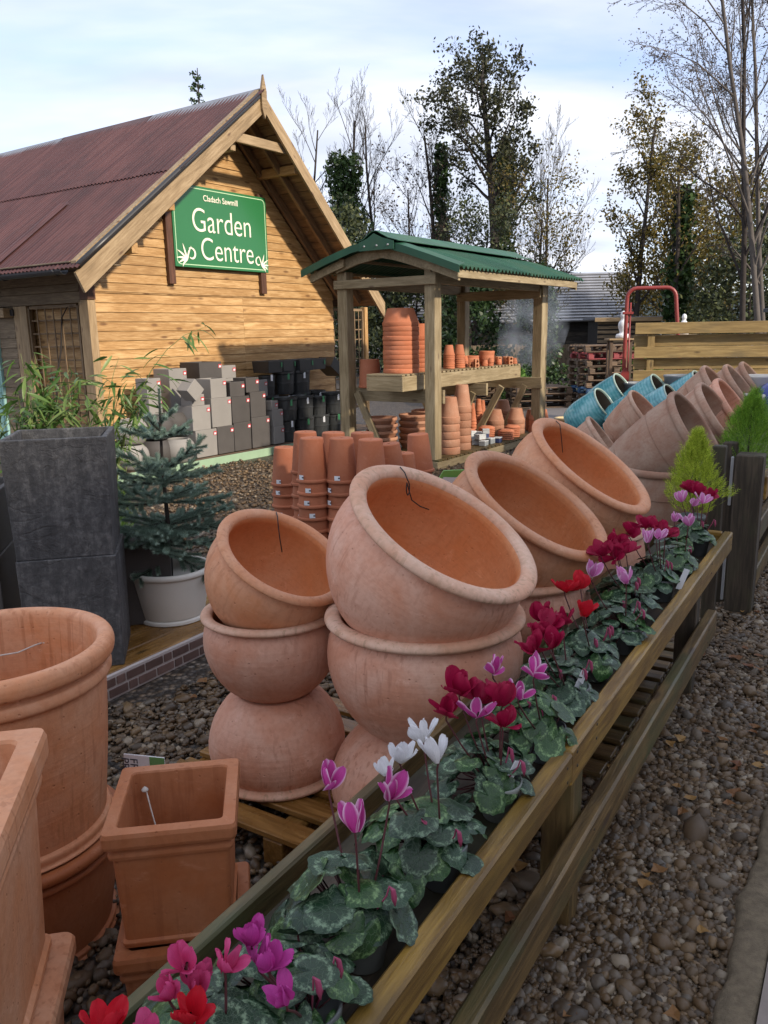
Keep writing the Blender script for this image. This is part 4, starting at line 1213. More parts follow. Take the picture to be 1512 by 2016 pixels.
def bowl_stack(ax, ay, Rr, h_mid, z_mid, z_low, h_low, R_low, Prim, deg, mats, names):
    h = h_mid
    b = link('terracotta_bowl', bowl_me(R_low, h_low, mats[2]), None, Matrix.Translation((ax[0], ax[1], z_low + h_low)) @ Matrix.Rotation(math.pi, 4, 'X') @ Matrix.Rotation(rnd.uniform(0, 6), 4, 'Z'))
    tag(b, names[2], 'terracotta bowl')
    m = link('terracotta_bowl', bowl_me(Rr, h, mats[1]), None, Matrix.Translation((ax[0], ax[1], z_mid - h)) @ Matrix.Rotation(rnd.uniform(0, 6), 4, 'Z'))
    tag(m, names[1], 'terracotta bowl')
    t = link('terracotta_bowl', bowl_me(Rr, h, mats[0]), None, tipped(Prim, h, deg, spin=rnd.uniform(0, 6)))
    tag(t, names[0], 'terracotta bowl')
    return t, m, b
t1, _, _ = bowl_stack((-.40, 2.66), 0, .234, .300, .722, .115, .300, .240, Vector((-.335, 2.635, .925)), 33, [MT['tc_orange'], MT['tc'], MT['tc']],
    ['smallest tipped terracotta bowl with a bright orange mouth', 'upright terracotta bowl in the middle of the smallest bowl stack', 'upturned pale terracotta bowl at the foot of the smallest bowl stack'])
t2, _, _ = bowl_stack((.125, 2.46), 0, .312, .405, .778, .06, .315, .315, Vector((.195, 2.39, 1.070)), 32, [MT['tc'], MT['tc'], MT['tc']],
    ['large tipped terracotta bowl beside the smallest bowl stack, mouth to the aisle', 'large upright terracotta bowl under the first large tipped bowl', 'upturned terracotta bowl at the foot of the first large bowl stack'])
t3, _, _ = bowl_stack((.50, 3.08), 0, .312, .405, .735, .06, .27, .33, Vector((.600, 3.02, 1.010)), 34, [MT['tc_orange'], MT['tc'], MT['tc']],
    ['tipped terracotta bowl second along the row of large bowls', 'upright terracotta bowl under the second large tipped bowl', 'upturned terracotta bowl at the foot of the second large bowl stack'])
t4, _, _ = bowl_stack((.90, 3.66), 0, .312, .405, .760, .06, .295, .33, Vector((.950, 3.575, 1.065)), 37, [MT['tc_orange'], MT['tc'], MT['tc']],
    ['tipped terracotta bowl at the far end of the row of large bowls', 'upright terracotta bowl under the farthest large tipped bowl', 'upturned terracotta bowl at the foot of the farthest large bowl stack'])
def add_wire(o, Rr, h, deg, beta, loop):
    """wire hooked over the inner lip on the high side, hanging inside the mouth"""
    Mi = o.matrix_basis.inverted()
    rim = o.matrix_basis @ Vector((0, 0, h))
    dh = (-mdir * math.cos(R(deg)) + Vector((0, 0, math.sin(R(deg))))).normalized()
    rad = (dh * math.cos(beta) + Ex * math.sin(beta)).normalized()
    inw = -rad; dn_ = Vector((0, 0, -1))
    lip = rim + rad * (Rr * .845)
    if loop:
        s_ = Ex; c = lip + inw * .02 + dn_ * .035
        pts = [lip + rad * .03 + Vector((0, 0, .004)), lip + Vector((0, 0, .004))] + [c + (dn_ * -math.cos(a) * .024 + s_ * math.sin(a) * .010) for a in np.linspace(0, 5.6, 11)] + [c + dn_ * .045 + s_ * .025, c + dn_ * .060 + s_ * .06 + inw * .02, c + dn_ * .066 + s_ * .10 + inw * .04]
    else:
        pts = [lip + rad * .025 + Vector((0, 0, .003)), lip + inw * .004 + Vector((0, 0, .004)), lip + inw * .012 + dn_ * .02, lip + inw * .02 + dn_ * .065 + Ex * .004, lip + inw * .026 + dn_ * .115 + Ex * .012]
    tube('hanging_wire', [Mi @ p for p in pts], .0021, MT['wire'], o, 5)
add_wire(t1, .234, .300, 33, R(38), False); add_wire(t2, .312, .405, 32, R(22), True); add_wire(t4, .312, .405, 37, R(20), False)
# folded green and white plant tag lying between the bowls
tg = empty('plant_tag', (.335, 3.62, .0), R(15)); tag(tg, 'folded green and white printed tag sticking up behind the large tipped bowls', 'tag')
V = [(-.09, 0, 0), (.09, .02, .0), (.11, .03, .13), (-.07, .0, .10), (-.09, .004, 0), (.09, .024, .0), (.11, .034, .13), (-.07, .004, .10)]
me = mesh('card', V, [(0, 1, 2, 3), (7, 6, 5, 4), (0, 4, 5, 1), (1, 5, 6, 2), (2, 6, 7, 3), (3, 7, 4, 0)]); me.materials.append(plain('tag_green', (.22, .50, .12), .4, bump=0, vary=0))
o = link('card', me, tg, TRS((-.03, 0, .93), (.35, .25, 0)))
V = [(-.075, -.004, .012), (.06, .008, .02), (.05, .008, .085), (-.06, -.002, .07)]
me = mesh('card_print', V, [(0, 1, 2, 3)]); me.materials.append(MT['sticker']); link('card_print', me, o)

# ---------------------------------------------------------------- large pots at the near left
def sq_loft(name, prof, mat, rc=.02):
    """square-section body: prof = (half width, z)"""
    V, F = [], []; nseg = 4; m = 4 * (nseg + 1)
    for hw, z in prof:
        r = min(rc, hw * .5)
        for cx, cy, a0 in ((1, 1, 0), (-1, 1, 90), (-1, -1, 180), (1, -1, 270)):
            for k in range(nseg + 1):
                a = R(a0 + 90 * k / nseg)
                V.append((cx * (hw - r) + r * math.cos(a), cy * (hw - r) + r * math.sin(a), z))
    for j in range(len(prof) - 1):
        for k in range(m):
            k2 = (k + 1) % m; F.append((j * m + k, j * m + k2, (j + 1) * m + k2, (j + 1) * m + k))
    F.append(tuple(range(m))[::-1]); F.append(tuple(range((len(prof) - 1) * m, len(prof) * m)))
    me = mesh(name, V, F); me.materials.append(mat)
    return me
def rpot_prof(Rr, h):
    return smooth_prof([(0, 0), (.80, 0), (.83, .012), (.835, .05), (.80, .06), (.805, .10), (.87, .45), (.905, .74), (.91, .80), (.955, .815), (.965, .84), (.95, .868), (.905, .88), (.915, .90)], 3)[:-1] + \
           smooth_prof([(.915, .90), (.985, .91), (1.005, .94), (1.0, .975), (.965, 1.0), (.90, 1.0), (.865, .985), (.85, .95), (.84, .85), (.81, .5), (.74, .08), (0, .06)], 3)
def rpot(Rr, h, mat): return lathe('round_pot', [(r * Rr, z * h) for r, z in rpot_prof(Rr, h)], 80, mat)
o = link('tall_round_pot', rpot(.302, .54, MT['tc_orange']), None, Matrix.Translation((-1.04, 2.0, .325)))
tag(o, 'large round terracotta pot with a thick rim, top of its stack', 'plant pot')
tube('hanging_string', [(.02, .262, .44), (.0, .235, .44), (-.04, .21, .428), (-.09, .175, .432), (-.16, .12, .42)], .0024, MT['string'], o, 6)
bk = lathe('knot', smooth_prof([(0, -.008), (.009, 0), (0, .010)], 4), 10, MT['string']); link('knot', bk, o, Matrix.Translation((.02, .26, .44)))
o = link('tall_round_pot', rpot(.285, .32, MT['tc_deep']), None, Matrix.Translation((-1.04, 2.0, .0)))
tag(o, 'large round terracotta pot under another of its shape', 'plant pot')
def sqpot_prof(hw, h):
    return [(hw * .84, 0), (hw * .86, .01), (hw * .86, h * .045), (hw * .82, h * .06), (hw * .88, h * .76), (hw * .925, h * .775), (hw * .935, h * .80), (hw * .925, h * .825), (hw * .89, h * .835), (hw * .90, h * .865), (hw * .985, h * .875), (hw, h * .90), (hw, h * .97), (hw * .98, h),
            (hw * .80, h), (hw * .785, h * .985), (hw * .70, h * .10), (hw * .68, h * .09)]
o = link('square_pot', sq_loft('square_pot', sqpot_prof(.145, .30), MT['tc_deep'], .012), None, TRS((-.50, 1.69, .305), (0, 0, R(8))))
tag(o, 'small square terracotta pot with a string inside, standing on another', 'plant pot')
tube('hanging_string', [(-.085, .098, .265), (-.080, .09, .255), (-.072, .075, .225), (-.062, .06, .19), (-.048, .045, .15), (-.030, .035, .11)], .0019, MT['string'], o, 6); link('knot', bk, o, Matrix.Translation((-.085, .095, .262)))
o = link('square_pot', sq_loft('square_pot_b', sqpot_prof(.152, .295), MT['tc_deep'], .012), None, TRS((-.495, 1.69, .005), (0, 0, R(9.5))))
tag(o, 'square terracotta pot carrying the small square pot', 'plant pot')
o = link('square_pot', sq_loft('square_pot_c', sqpot_prof(.235, .50), MT['tc_orange'], .022), None, TRS((-.905, 1.295, .345), (0, 0, R(12))))
tag(o, 'large square terracotta pot with an algae stained rim, beside the trough', 'plant pot')
o = link('square_pot', sq_loft('square_pot_d', sqpot_prof(.24, .335), MT['tc_orange'], .022), None, TRS((-.905, 1.295, .005), (0, 0, R(11))))
tag(o, 'large square terracotta pot beneath the algae stained one', 'plant pot')
# printed card behind the square pot
cd = empty('price_card', (-.70, 2.06, -.105), R(-12)); tag(cd, 'white and green price card behind the small square pot', 'card')
box('card_stake', -.004, .004, -.003, .003, 0, .56, MT['steel'], cd)
box('card_face', -.05, .075, -.002, .002, .50, .605, MT['sticker'], cd, bev=.001)
box('card_strip', .030, .0755, -.0032, -.0022, .502, .604, plain('card_green', (.15, .36, .13), .5, bump=0), cd, bev=.0003)
def card_text():
    cu = bpy.data.curves.new('t', 'FONT'); cu.body = 'FR\nPRO'; cu.size = .034; cu.extrude = .0004; cu.space_line = .8
    ob = bpy.data.objects.new('t', cu); COL.objects.link(ob)
    dg = bpy.context.evaluated_depsgraph_get(); dg.update(); me = bpy.data.meshes.new_from_object(ob.evaluated_get(dg)); bpy.data.objects.remove(ob)
    me.materials.clear(); me.materials.append(MT['barcode'])
    link('card_lettering', me, cd, TRS((-.030, -.0028, .595), (math.pi / 2, R(90), 0)))
card_text()

# ---------------------------------------------------------------- timber display deck with a brick-patterned front
dd = empty('display_deck', FW(0, 0), E_ANG); tag(dd, 'low wet timber deck with a brick patterned front board', 'platform')
for k in range(13): box('plank', .9, 3.42, 2.93 + k * .145, 3.07 + k * .145, .098, .120, MT['deck'], dd, bev=.004)
fb = box('front_board', .9, 3.42, 2.905, 2.925, .0, .118, MT['mortar'], dd, bev=.002)
bl, bh = .118, .045
bme = boxm(bl - .011, .005, bh - .006, .002, MT['brick']); bme2 = boxm(bl / 2 - .011, .005, bh - .006, .002, MT['brick'])
for row in range(2):
    t = .9 + (.0 if row else bl / 2 + .01); k = 0
    while t < 3.36:
        half = (k % 3 == 2)
        L = bl / 2 if half else bl
        link('brick', bme2 if half else bme, dd, Matrix.Translation((t + L / 2, 2.9015, .033 + row * .052)))
        t += L; k += 1
# slate planters
def planter(name, w0, w1, h, mat, wall=.022):
    prof = [(w0 / 2, 0), (w0 / 2 + .002, .004), (w1 / 2, h - .004), (w1 / 2 - .003, h), (w1 / 2 - wall, h), (w1 / 2 - wall - .002, h - .006), (w0 / 2 - wall, .03), (w0 / 2 - wall - .01, .03)]
    return sq_loft(name, prof, mat, .006)
PH = R(13)
pc = Vector((-1.257, 3.586, 0)) + Vector((-math.cos(PH), -math.sin(PH), 0)) * .205 + Vector((-math.sin(PH), math.cos(PH), 0)) * .215
o = link('slate_planter', planter('slate_a', .415, .435, .545, MT['slate']), None, TRS((pc.x, pc.y, .121), (0, 0, PH))); tag(o, 'tall dark slate planter standing on the deck under another', 'planter')
o = link('slate_planter', planter('slate_b', .415, .452, .55, MT['slate']), None, TRS((pc.x - .005, pc.y, .667), (0, 0, PH + .01))); tag(o, 'tall dark slate planter stacked on top, its mouth empty', 'planter')
for k, (x, y, w, h, z, lab) in enumerate(((-2.22, 3.95, .60, .50, .121, 'black planter at the foot of the stack left of the slate planters'), (-2.22, 3.95, .60, .30, .623, 'black planter on top of the stack left of the slate planters'), (-1.36, 4.30, .34, .46, .121, 'black planter between the slate planters and the white pot'))):
    o = link('black_planter', planter('black_%d' % k, w * .97, w, h, MT['charcoal']), None, TRS((x, y, z), (0, 0, PH))); tag(o, lab, 'planter')
    sp = sq_loft('soil', [(w / 2 - .03, 0), (w / 2 - .03, .01)], MT['soil'], .01); link('soil', sp, o, Matrix.Translation((0, 0, h - .04)))

# ---------------------------------------------------------------- blue spruce in a white pot
spt = empty('potted_spruce', (-1.19, 4.27, .121), 0); tag(spt, 'young blue spruce in an off white pot on the deck', 'potted tree')
wp = lathe('pot', smooth_prof([(0, 0), (.155, 0), (.166, .006), (.166, .016), (.156, .022), (.160, .03), (.195, .225), (.197, .232)], 2)[:-1] + smooth_prof([(.197, .232), (.207, .236), (.209, .25), (.202, .26), (.188, .26), (.182, .25), (.165, .20), (0, .20)], 2), 48, MT['white_pot'])
link('pot', wp, spt, Matrix.Diagonal((1.1, 1.1, 1.12, 1)))
def needle_twig(L, n, ln, axis, origin, out_tri, rr=.75, up=Vector((0, 0, 1))):
    axis = axis.normalized(); ref = up if abs(axis.dot(up)) < .9 else Vector((1, 0, 0))
    a = axis.cross(ref).normalized(); b = axis.cross(a)
    for i in range(n):
        t = rnd.random() ** .9; ph = rnd.uniform(0, 2 * math.pi)
        p = origin + axis * (L * t)
        d = (axis * rnd.uniform(.45, .9) + (a * math.cos(ph) + b * math.sin(ph)) * rr).normalized()
        l = ln * rnd.uniform(.75, 1.15); w = d.cross(axis).normalized() * .0017
        out_tri.append((p - w, p + w, p + d * l))
def spruce_branch(L, seed):
    tri = []; geo = []
    d = Vector((1, 0, .0))
    pts = [Vector((0, 0, 0)), Vector((L * .35, 0, -.02 * L)), Vector((L * .7, 0, .0)), Vector((L, 0, .07 * L))]
    geo.append(tube_geo(pts, [.006, .005, .004, .002], 5))
    for a, b in zip(pts, pts[1:]): needle_twig((b - a).length, int(340 * (b - a).length / .1), .024, b - a, a, tri)
    m = max(3, int(L / .042))
    for k in range(m):
        t = .22 + .72 * k / m; side = 1 if k % 2 else -1
        p = Vector((L * t, 0, 0)); l = L * (.48 - .30 * t) * rnd.uniform(.8, 1.15)
        dr = Vector((.75, side * .75, rnd.uniform(-.15, .25)))
        geo.append(tube_geo([p, p + dr.normalized() * l], [.003, .0015], 4))
        needle_twig(l, int(340 * l / .1), .022, dr, p, tri)
    V, F = join(geo); nb = len(F)
    for tr in tri:
        o = len(V); V.extend(tr); F.append((o, o + 1, o + 2))
    me = mesh('branch', V, F); me.materials.append(MT['bark']); me.materials.append(MT['spruce'])
    me.polygons.foreach_set('material_index', [0] * nb + [1] * len(tri)); return me
sb = {L: [spruce_branch(L, k) for k in range(2)] for L in (.12, .20, .28, .34)}
tube('trunk', [(0, 0, .21), (.01, .0, .5), (.0, .01, .85), (.012, 0, 1.14), (.014, 0, 1.24)], [.016, .013, .009, .006, .003], MT['bark'], spt, 7)
for z, L, n, tilt in ((.36, .28, 4, -.42), (.43, .34, 6, -.04), (.54, .34, 7, .04), (.66, .34, 6, .12), (.76, .28, 6, .2), (.82, .28, 5, .36), (1.0, .20, 5, .22), (1.06, .12, 3, .5), (.50, .28, 4, .0)):
    a0 = rnd.uniform(0, 6.28)
    for k in range(n):
        link('branch', sb[L][k % 2], spt, TRS((0, 0, z + rnd.uniform(-.02, .02)), (rnd.uniform(-.3, .3), -tilt + rnd.gauss(0, .09), a0 + 2 * math.pi * k / n + rnd.gauss(0, .15)), rnd.uniform(.95, 1.15)))
tri = []
needle_twig(.17, 600, .02, Vector((.03, 0, 1)), Vector((.012, 0, 1.09)), tri)
V, F = [], []
for tr in tri: o = len(V); V.extend(tr); F.append((o, o + 1, o + 2))
me = mesh('leader', V, F); me.materials.append(MT['spruce']); link('leader', me, spt)
# ---------------------------------------------------------------- cyclamen in the trough
def m_cycleaf(name, dark, pale, seed):
    t = NT(name)
    uv = t.n('ShaderNodeTexCoord').outputs['UV']
    oi = t.n('ShaderNodeObjectInfo')
    of = t.n('ShaderNodeVectorMath', {0: (13.0 + seed, 29.0, 7.0)}, operation='SCALE'); t.set(of.inputs['Scale'], oi.outputs['Random'])
    uvr = t.n('ShaderNodeVectorMath', {0: uv, 1: of.outputs[0]}, operation='ADD').outputs[0]
    ln = t.n('ShaderNodeVectorMath', {0: uv}, operation='LENGTH').outputs['Value']
    sx = t.n('ShaderNodeSeparateXYZ', {0: uv})
    an = t.math('ARCTAN2', sx.outputs[1], sx.outputs[0])
    nz = t.noise(uvr, 2.2, 3, .6)
    vein = t.math('ABSOLUTE', t.math('SINE', t.math('ADD', t.math('MULTIPLY', an, 4.5), t.math('MULTIPLY', nz, 1.6))))
    vein = t.math('MULTIPLY', t.ramp(vein, (.02, 1.0), (.10, 0.0)), t.ramp(ln, (.1, 1.0), (.8, .25)))
    vo = t.n('ShaderNodeTexVoronoi', {'Vector': uvr, 'Scale': 4.2}, feature='DISTANCE_TO_EDGE').outputs['Distance']
    net = t.math('MULTIPLY', t.ramp(vo, (.0, 1.0), (.06, 0.0)), .7)
    rad = t.math('ADD', t.math('ADD', ln, t.math('MULTIPLY', t.math('SUBTRACT', oi.outputs['Random'], .5), .34)), t.math('MULTIPLY', t.math('SUBTRACT', t.noise(uvr, 5.5, 3, .6), .5), .55))
    band = t.math('MULTIPLY', t.ramp(rad, (.52, 0.0), (.64, 1.0), (.72, 1.0), (.82, 0.0)), t.ramp(t.noise(uvr, 6, 4, .65), (.42, .05), (.58, .95)))
    f = t.math('MINIMUM', t.math('ADD', t.math('ADD', t.math('MULTIPLY', vein, .45), t.math('MULTIPLY', net, .32)), t.math('MULTIPLY', band, .85)), 1.0)
    base = t.mix(t.noise(uvr, 3, 2), dark, tuple(x * 1.7 for x in dark))
    c = t.mix(f, base, pale)
    c = t.hsv(c, .5, 1.0, t.math('ADD', t.math('MULTIPLY', oi.outputs['Random'], .5), .75))
    t.bump(t.math('ADD', t.math('MULTIPLY', vein, -.6), t.math('MULTIPLY', net, -.3)), .5, .004)
    return t.col(c, .38, .45)
CYL = [m_cycleaf('cyclamen_leaf_silver', (.010, .030, .013), (.21, .31, .19), 0), m_cycleaf('cyclamen_leaf_green', (.015, .046, .012), (.20, .32, .13), 3)]
def leaf_mesh(seed, cup):
    rr = random.Random(seed); nr, ns = 5, 30; V = [(0, 0, 0)]; U = [(0, 0)]; F = []
    ph = rr.uniform(0, 6); wob = [rr.gauss(0, .03) for _ in range(ns)]
    for j in range(1, nr + 1):
        q = j / nr
        for i in range(ns):
            a = 2 * math.pi * i / ns
            # heart outline: notch at angle pi, tip at 0
            d = abs(((a - math.pi + math.pi) % (2 * math.pi)) - math.pi)
            notch = math.exp(-((a - math.pi) / .26) ** 2)
            o_ = .93 + .16 * math.exp(-(min(a, 2 * math.pi - a) / .5) ** 2) + .07 * math.cos(2 * (a - math.pi)) * (math.cos(a) < 0) - .78 * notch
            o_ *= 1 + .035 * math.sin(9 * a + ph) * q + wob[i] * q
            x, y = o_ * q * math.cos(a), o_ * q * math.sin(a)
            z = cup * q * q * (.18 + .05 * math.sin(3 * a + ph)) + .035 * q * q * math.sin(7 * a + ph) - .05 * math.exp(-(y / .18) ** 2) * q
            V.append((x, y, z)); U.append((x, y))
    for i in range(ns):
        F.append((0, 1 + i, 1 + (i + 1) % ns))
        for j in range(nr - 1):
            a, b = 1 + j * ns + i, 1 + j * ns + (i + 1) % ns
            F.append((a, a + ns, b + ns, b))
    return mesh('cyclamen_leaf', V, F, smooth=True, uvs=U)
LEAF = [[leaf_mesh(s, c) for s, c in ((1, -1), (2, -.6), (3, .5), (4, -1.3))] for _ in CYL]
for grp, m in zip(LEAF, CYL):
    for me in grp: me.materials.append(m)
def petal_mesh(w, L, twist, curl, seed):
    rr = random.Random(seed); n, m = 9, 7; V, U, F = [], [], []
    for i in range(n):
        t = i / (n - 1)
        wid = w * (math.sin(math.pi * min(1, .10 + .80 * t)) ** .8) * (1 if t < .95 else .75)
        a = curl * t * t; tw = twist * t
        cx, cz = L * (t - .12 * curl * t * t), L * .35 * curl * t * t
        for j in range(m):
            s = (j / (m - 1) - .5) * 2
            y = s * wid; dz = .30 * wid * s * s + .14 * w * math.sin(5 * s + 6 * t + seed) * t
            V.append((cx, y * math.cos(tw) - dz * math.sin(tw), cz + dz * math.cos(tw) + y * math.sin(tw))); U.append((t, s))
    for i in range(n - 1):
        for j in range(m - 1): F.append((i * m + j, i * m + j + 1, (i + 1) * m + j + 1, (i + 1) * m + j))
    return mesh('petal', V, F, smooth=True, uvs=U)
def m_petal(name, c0, c1, edge=None, tr=.3):
    t = NT(name)
    sp = t.n('ShaderNodeSeparateXYZ', {0: t.n('ShaderNodeTexCoord').outputs['UV']})
    c = t.mix(t.ramp(sp.outputs[0], (.0, 0.0), (.8, 1.0)), c0, c1)
    st = t.noise(t.n('ShaderNodeMapping', {'Vector': t.n('ShaderNodeTexCoord').outputs['UV'], 'Scale': (1.2, 9, 1)}).outputs[0], 3, 3)
    c = t.mix(t.math('MULTIPLY', t.ramp(st, (.35, 0.0), (.7, 1.0)), .5), c, tuple(x * .45 for x in c1))
    c = t.mix(t.math('MULTIPLY', t.ramp(sp.outputs[0], (.6, 0.0), (1.0, 1.0)), .25), c, tuple(min(1, x * 1.3 + .05) for x in c1))
    if edge: c = t.mix(t.ramp(t.math('ABSOLUTE', sp.outputs[1]), (.62, 0.0), (.98, 1.0)), c, edge)
    t.col(c, .55, .25)
    tb = t.n('ShaderNodeBsdfTranslucent', {'Color': c}); ms = t.n('ShaderNodeMixShader', {0: tr})
    t.t.links.new(t.b.outputs[0], ms.inputs[1]); t.t.links.new(tb.outputs[0], ms.inputs[2]); t.t.links.new(ms.outputs[0], t.out.inputs[0])
    return t.m
PCOL = {'magenta': m_petal('petal_magenta', (.62, .05, .34), (.60, .07, .38)), 'hotpink': m_petal('petal_hot_pink', (.68, .04, .17), (.70, .09, .26)),
        'pinkwhite': m_petal('petal_pink_white', (.62, .05, .32), (.60, .08, .36), (.82, .58, .74)), 'white': m_petal('petal_white', (.80, .78, .76), (.84, .83, .86)),
        'crimson': m_petal('petal_crimson', (.36, .005, .05), (.40, .008, .06)), 'red': m_petal('petal_red', (.60, .008, .02), (.62, .012, .03)),
        'palepink': m_petal('petal_pale_pink', (.70, .16, .48), (.74, .28, .58), (.86, .62, .80))}
PET = {}
for c, m in PCOL.items():
    wide = {'crimson': 1.3, 'red': 1.2, 'hotpink': 1.1, 'magenta': 1.1}.get(c, .95)
    PET[c] = [petal_mesh(.0125 * wide, .046, .5, .55, 1), petal_mesh(.0135 * wide, .043, -.4, .8, 2), petal_mesh(.012 * wide, .048, .9, .35, 3)]
    for me in PET[c]: me.materials.append(m)
MT['flowerstem'] = plain('cyclamen_stem', (.10, .025, .03), .5, bump=0)
MT['bud'] = plain('cyclamen_bud', (.34, .05, .12), .5, bump=0)
cpot = lathe('cyclamen_pot', [(0, 0), (.034, 0), (.036, .003), (.046, .074), (.050, .075), (.051, .090), (.0485, .092), (.046, .090), (.044, .078), (0, .076)], 32, MT['grey_plastic'])
cpotg = lathe('cyclamen_pot_grey', [(0, 0), (.034, 0), (.036, .003), (.046, .074), (.050, .075), (.051, .090), (.0485, .092), (.046, .090), (.044, .078), (0, .076)], 32, plain('pale_grey_pot', (.27, .29, .27), .5))
def cyclamen(t, y, flowers, label, nleaf=26, leaf=0, size=1.0, tag_card=None, pale=False, spread=.124):
    base = FW(t, y - .028, .591)
    c = empty('potted_cyclamen', base, 0); tag(c, label, 'potted plant')
    link('pot', cpotg if pale else cpot, c, TRS((0, 0, 0), (rnd.gauss(0, .03), rnd.gauss(0, .03), rnd.uniform(0, 6))))
    stems = []
    for k in range(nleaf):
        a = 2.399963 * k + rnd.uniform(-.25, .25)
        q = math.sqrt((k + .6) / nleaf)
        r = spread * q * rnd.uniform(.8, 1.1)
        # leaves mound: high in the middle, hanging at the edge
        z = .152 - .080 * q * q + rnd.gauss(0, .010)
        r *= 1 - .12 * max(0.0, -(Ey.x * math.cos(a) + Ey.y * math.sin(a)))
        tilt = .05 + .75 * q + rnd.gauss(0, .28)
        s = rnd.uniform(.027, .045) * size
        p = Vector((r * math.cos(a), r * math.sin(a), z)) + Ey * .040
        M = Matrix.Translation(p) @ Matrix.Rotation(a, 4, 'Z') @ Matrix.Rotation(tilt, 4, 'Y') @ Matrix.Rotation(rnd.gauss(0, .5), 4, 'Z') @ Matrix.Diagonal((s, s, s, 1))
        link('leaf', LEAF[leaf if rnd.random() < .75 else 1 - leaf][rnd.randrange(4)], c, M)
        stems.append(tube_geo([Vector((.25 * p.x, .25 * p.y, .078)), Vector((.7 * p.x, .7 * p.y, z * .8)), p - Vector((0, 0, .002))], .0017, 4))
    V, F = join(stems); me = mesh('leaf_stems', V, F, smooth=True); me.materials.append(MT['flowerstem']); link('leaf_stems', me, c)
    for (ft, fy, fz, col, sc) in flowers:
        w = FW(ft, fy, fz) - base
        a0 = Vector((w.x * .2, w.y * .2, .08))
        top = Vector((w.x, w.y, w.z))
        hook = top + Vector((rnd.gauss(0, .004), rnd.gauss(0, .004), .010))
        fl = tube('flower', [a0, (a0 + top) / 2 + Vector((w.x * .12, w.y * .12, .012)), top - Vector((0, 0, .012)), hook, top], [.0022, .0021, .0019, .0019, .0022], MT['flowerstem'], c, 6)
        n = 5 if col not in ('crimson', 'magenta') else 6
        ph = rnd.uniform(0, 6.28); tl = rnd.uniform(0, .45); td = rnd.uniform(0, 6.28)
        for k in range(n):
            el = R(rnd.uniform(28, 78)) if col not in ('crimson', 'red') else R(rnd.uniform(5, 75))
            M = Matrix.Translation(top) @ Matrix.Rotation(tl, 4, Vector((math.cos(td), math.sin(td), 0))) @ Matrix.Rotation(ph + 2 * math.pi * k / n + rnd.gauss(0, .2), 4, 'Z') @ Matrix.Translation((.004, 0, 0)) @ Matrix.Rotation(-el, 4, 'Y') @ Matrix.Rotation(rnd.gauss(0, .35), 4, 'X')
            s = sc * rnd.uniform(1.02, 1.25)
            link('petal', PET[col][rnd.randrange(3)], fl, M @ Matrix.Diagonal((s, s, s, 1)))
    for k in range(rnd.randint(1, 3)):
        a = rnd.uniform(0, 6.28); r = rnd.uniform(.02, .07); zt = rnd.uniform(.12, .16)
        p = Vector((r * math.cos(a), r * math.sin(a), zt))
        tube('bud', [Vector((p.x * .2, p.y * .2, .08)), p * .9 + Vector((0, 0, .015)), p + Vector((0, 0, .02)), p + Vector((.006, 0, .012)), p + Vector((.008, 0, -.004)), p + Vector((.009, 0, -.018))], [.0016, .0016, .0016, .0045, .005, .001], MT['bud'], c, 6)
    if tag_card:
        M = Matrix.Translation((tag_card[0], tag_card[1], .10)) @ Euler(tag_card[2]).to_matrix().to_4x4()
        link('plant_label', boxm(.022, .0012, .09, .0004, MT['sticker']), c, M)
    return c
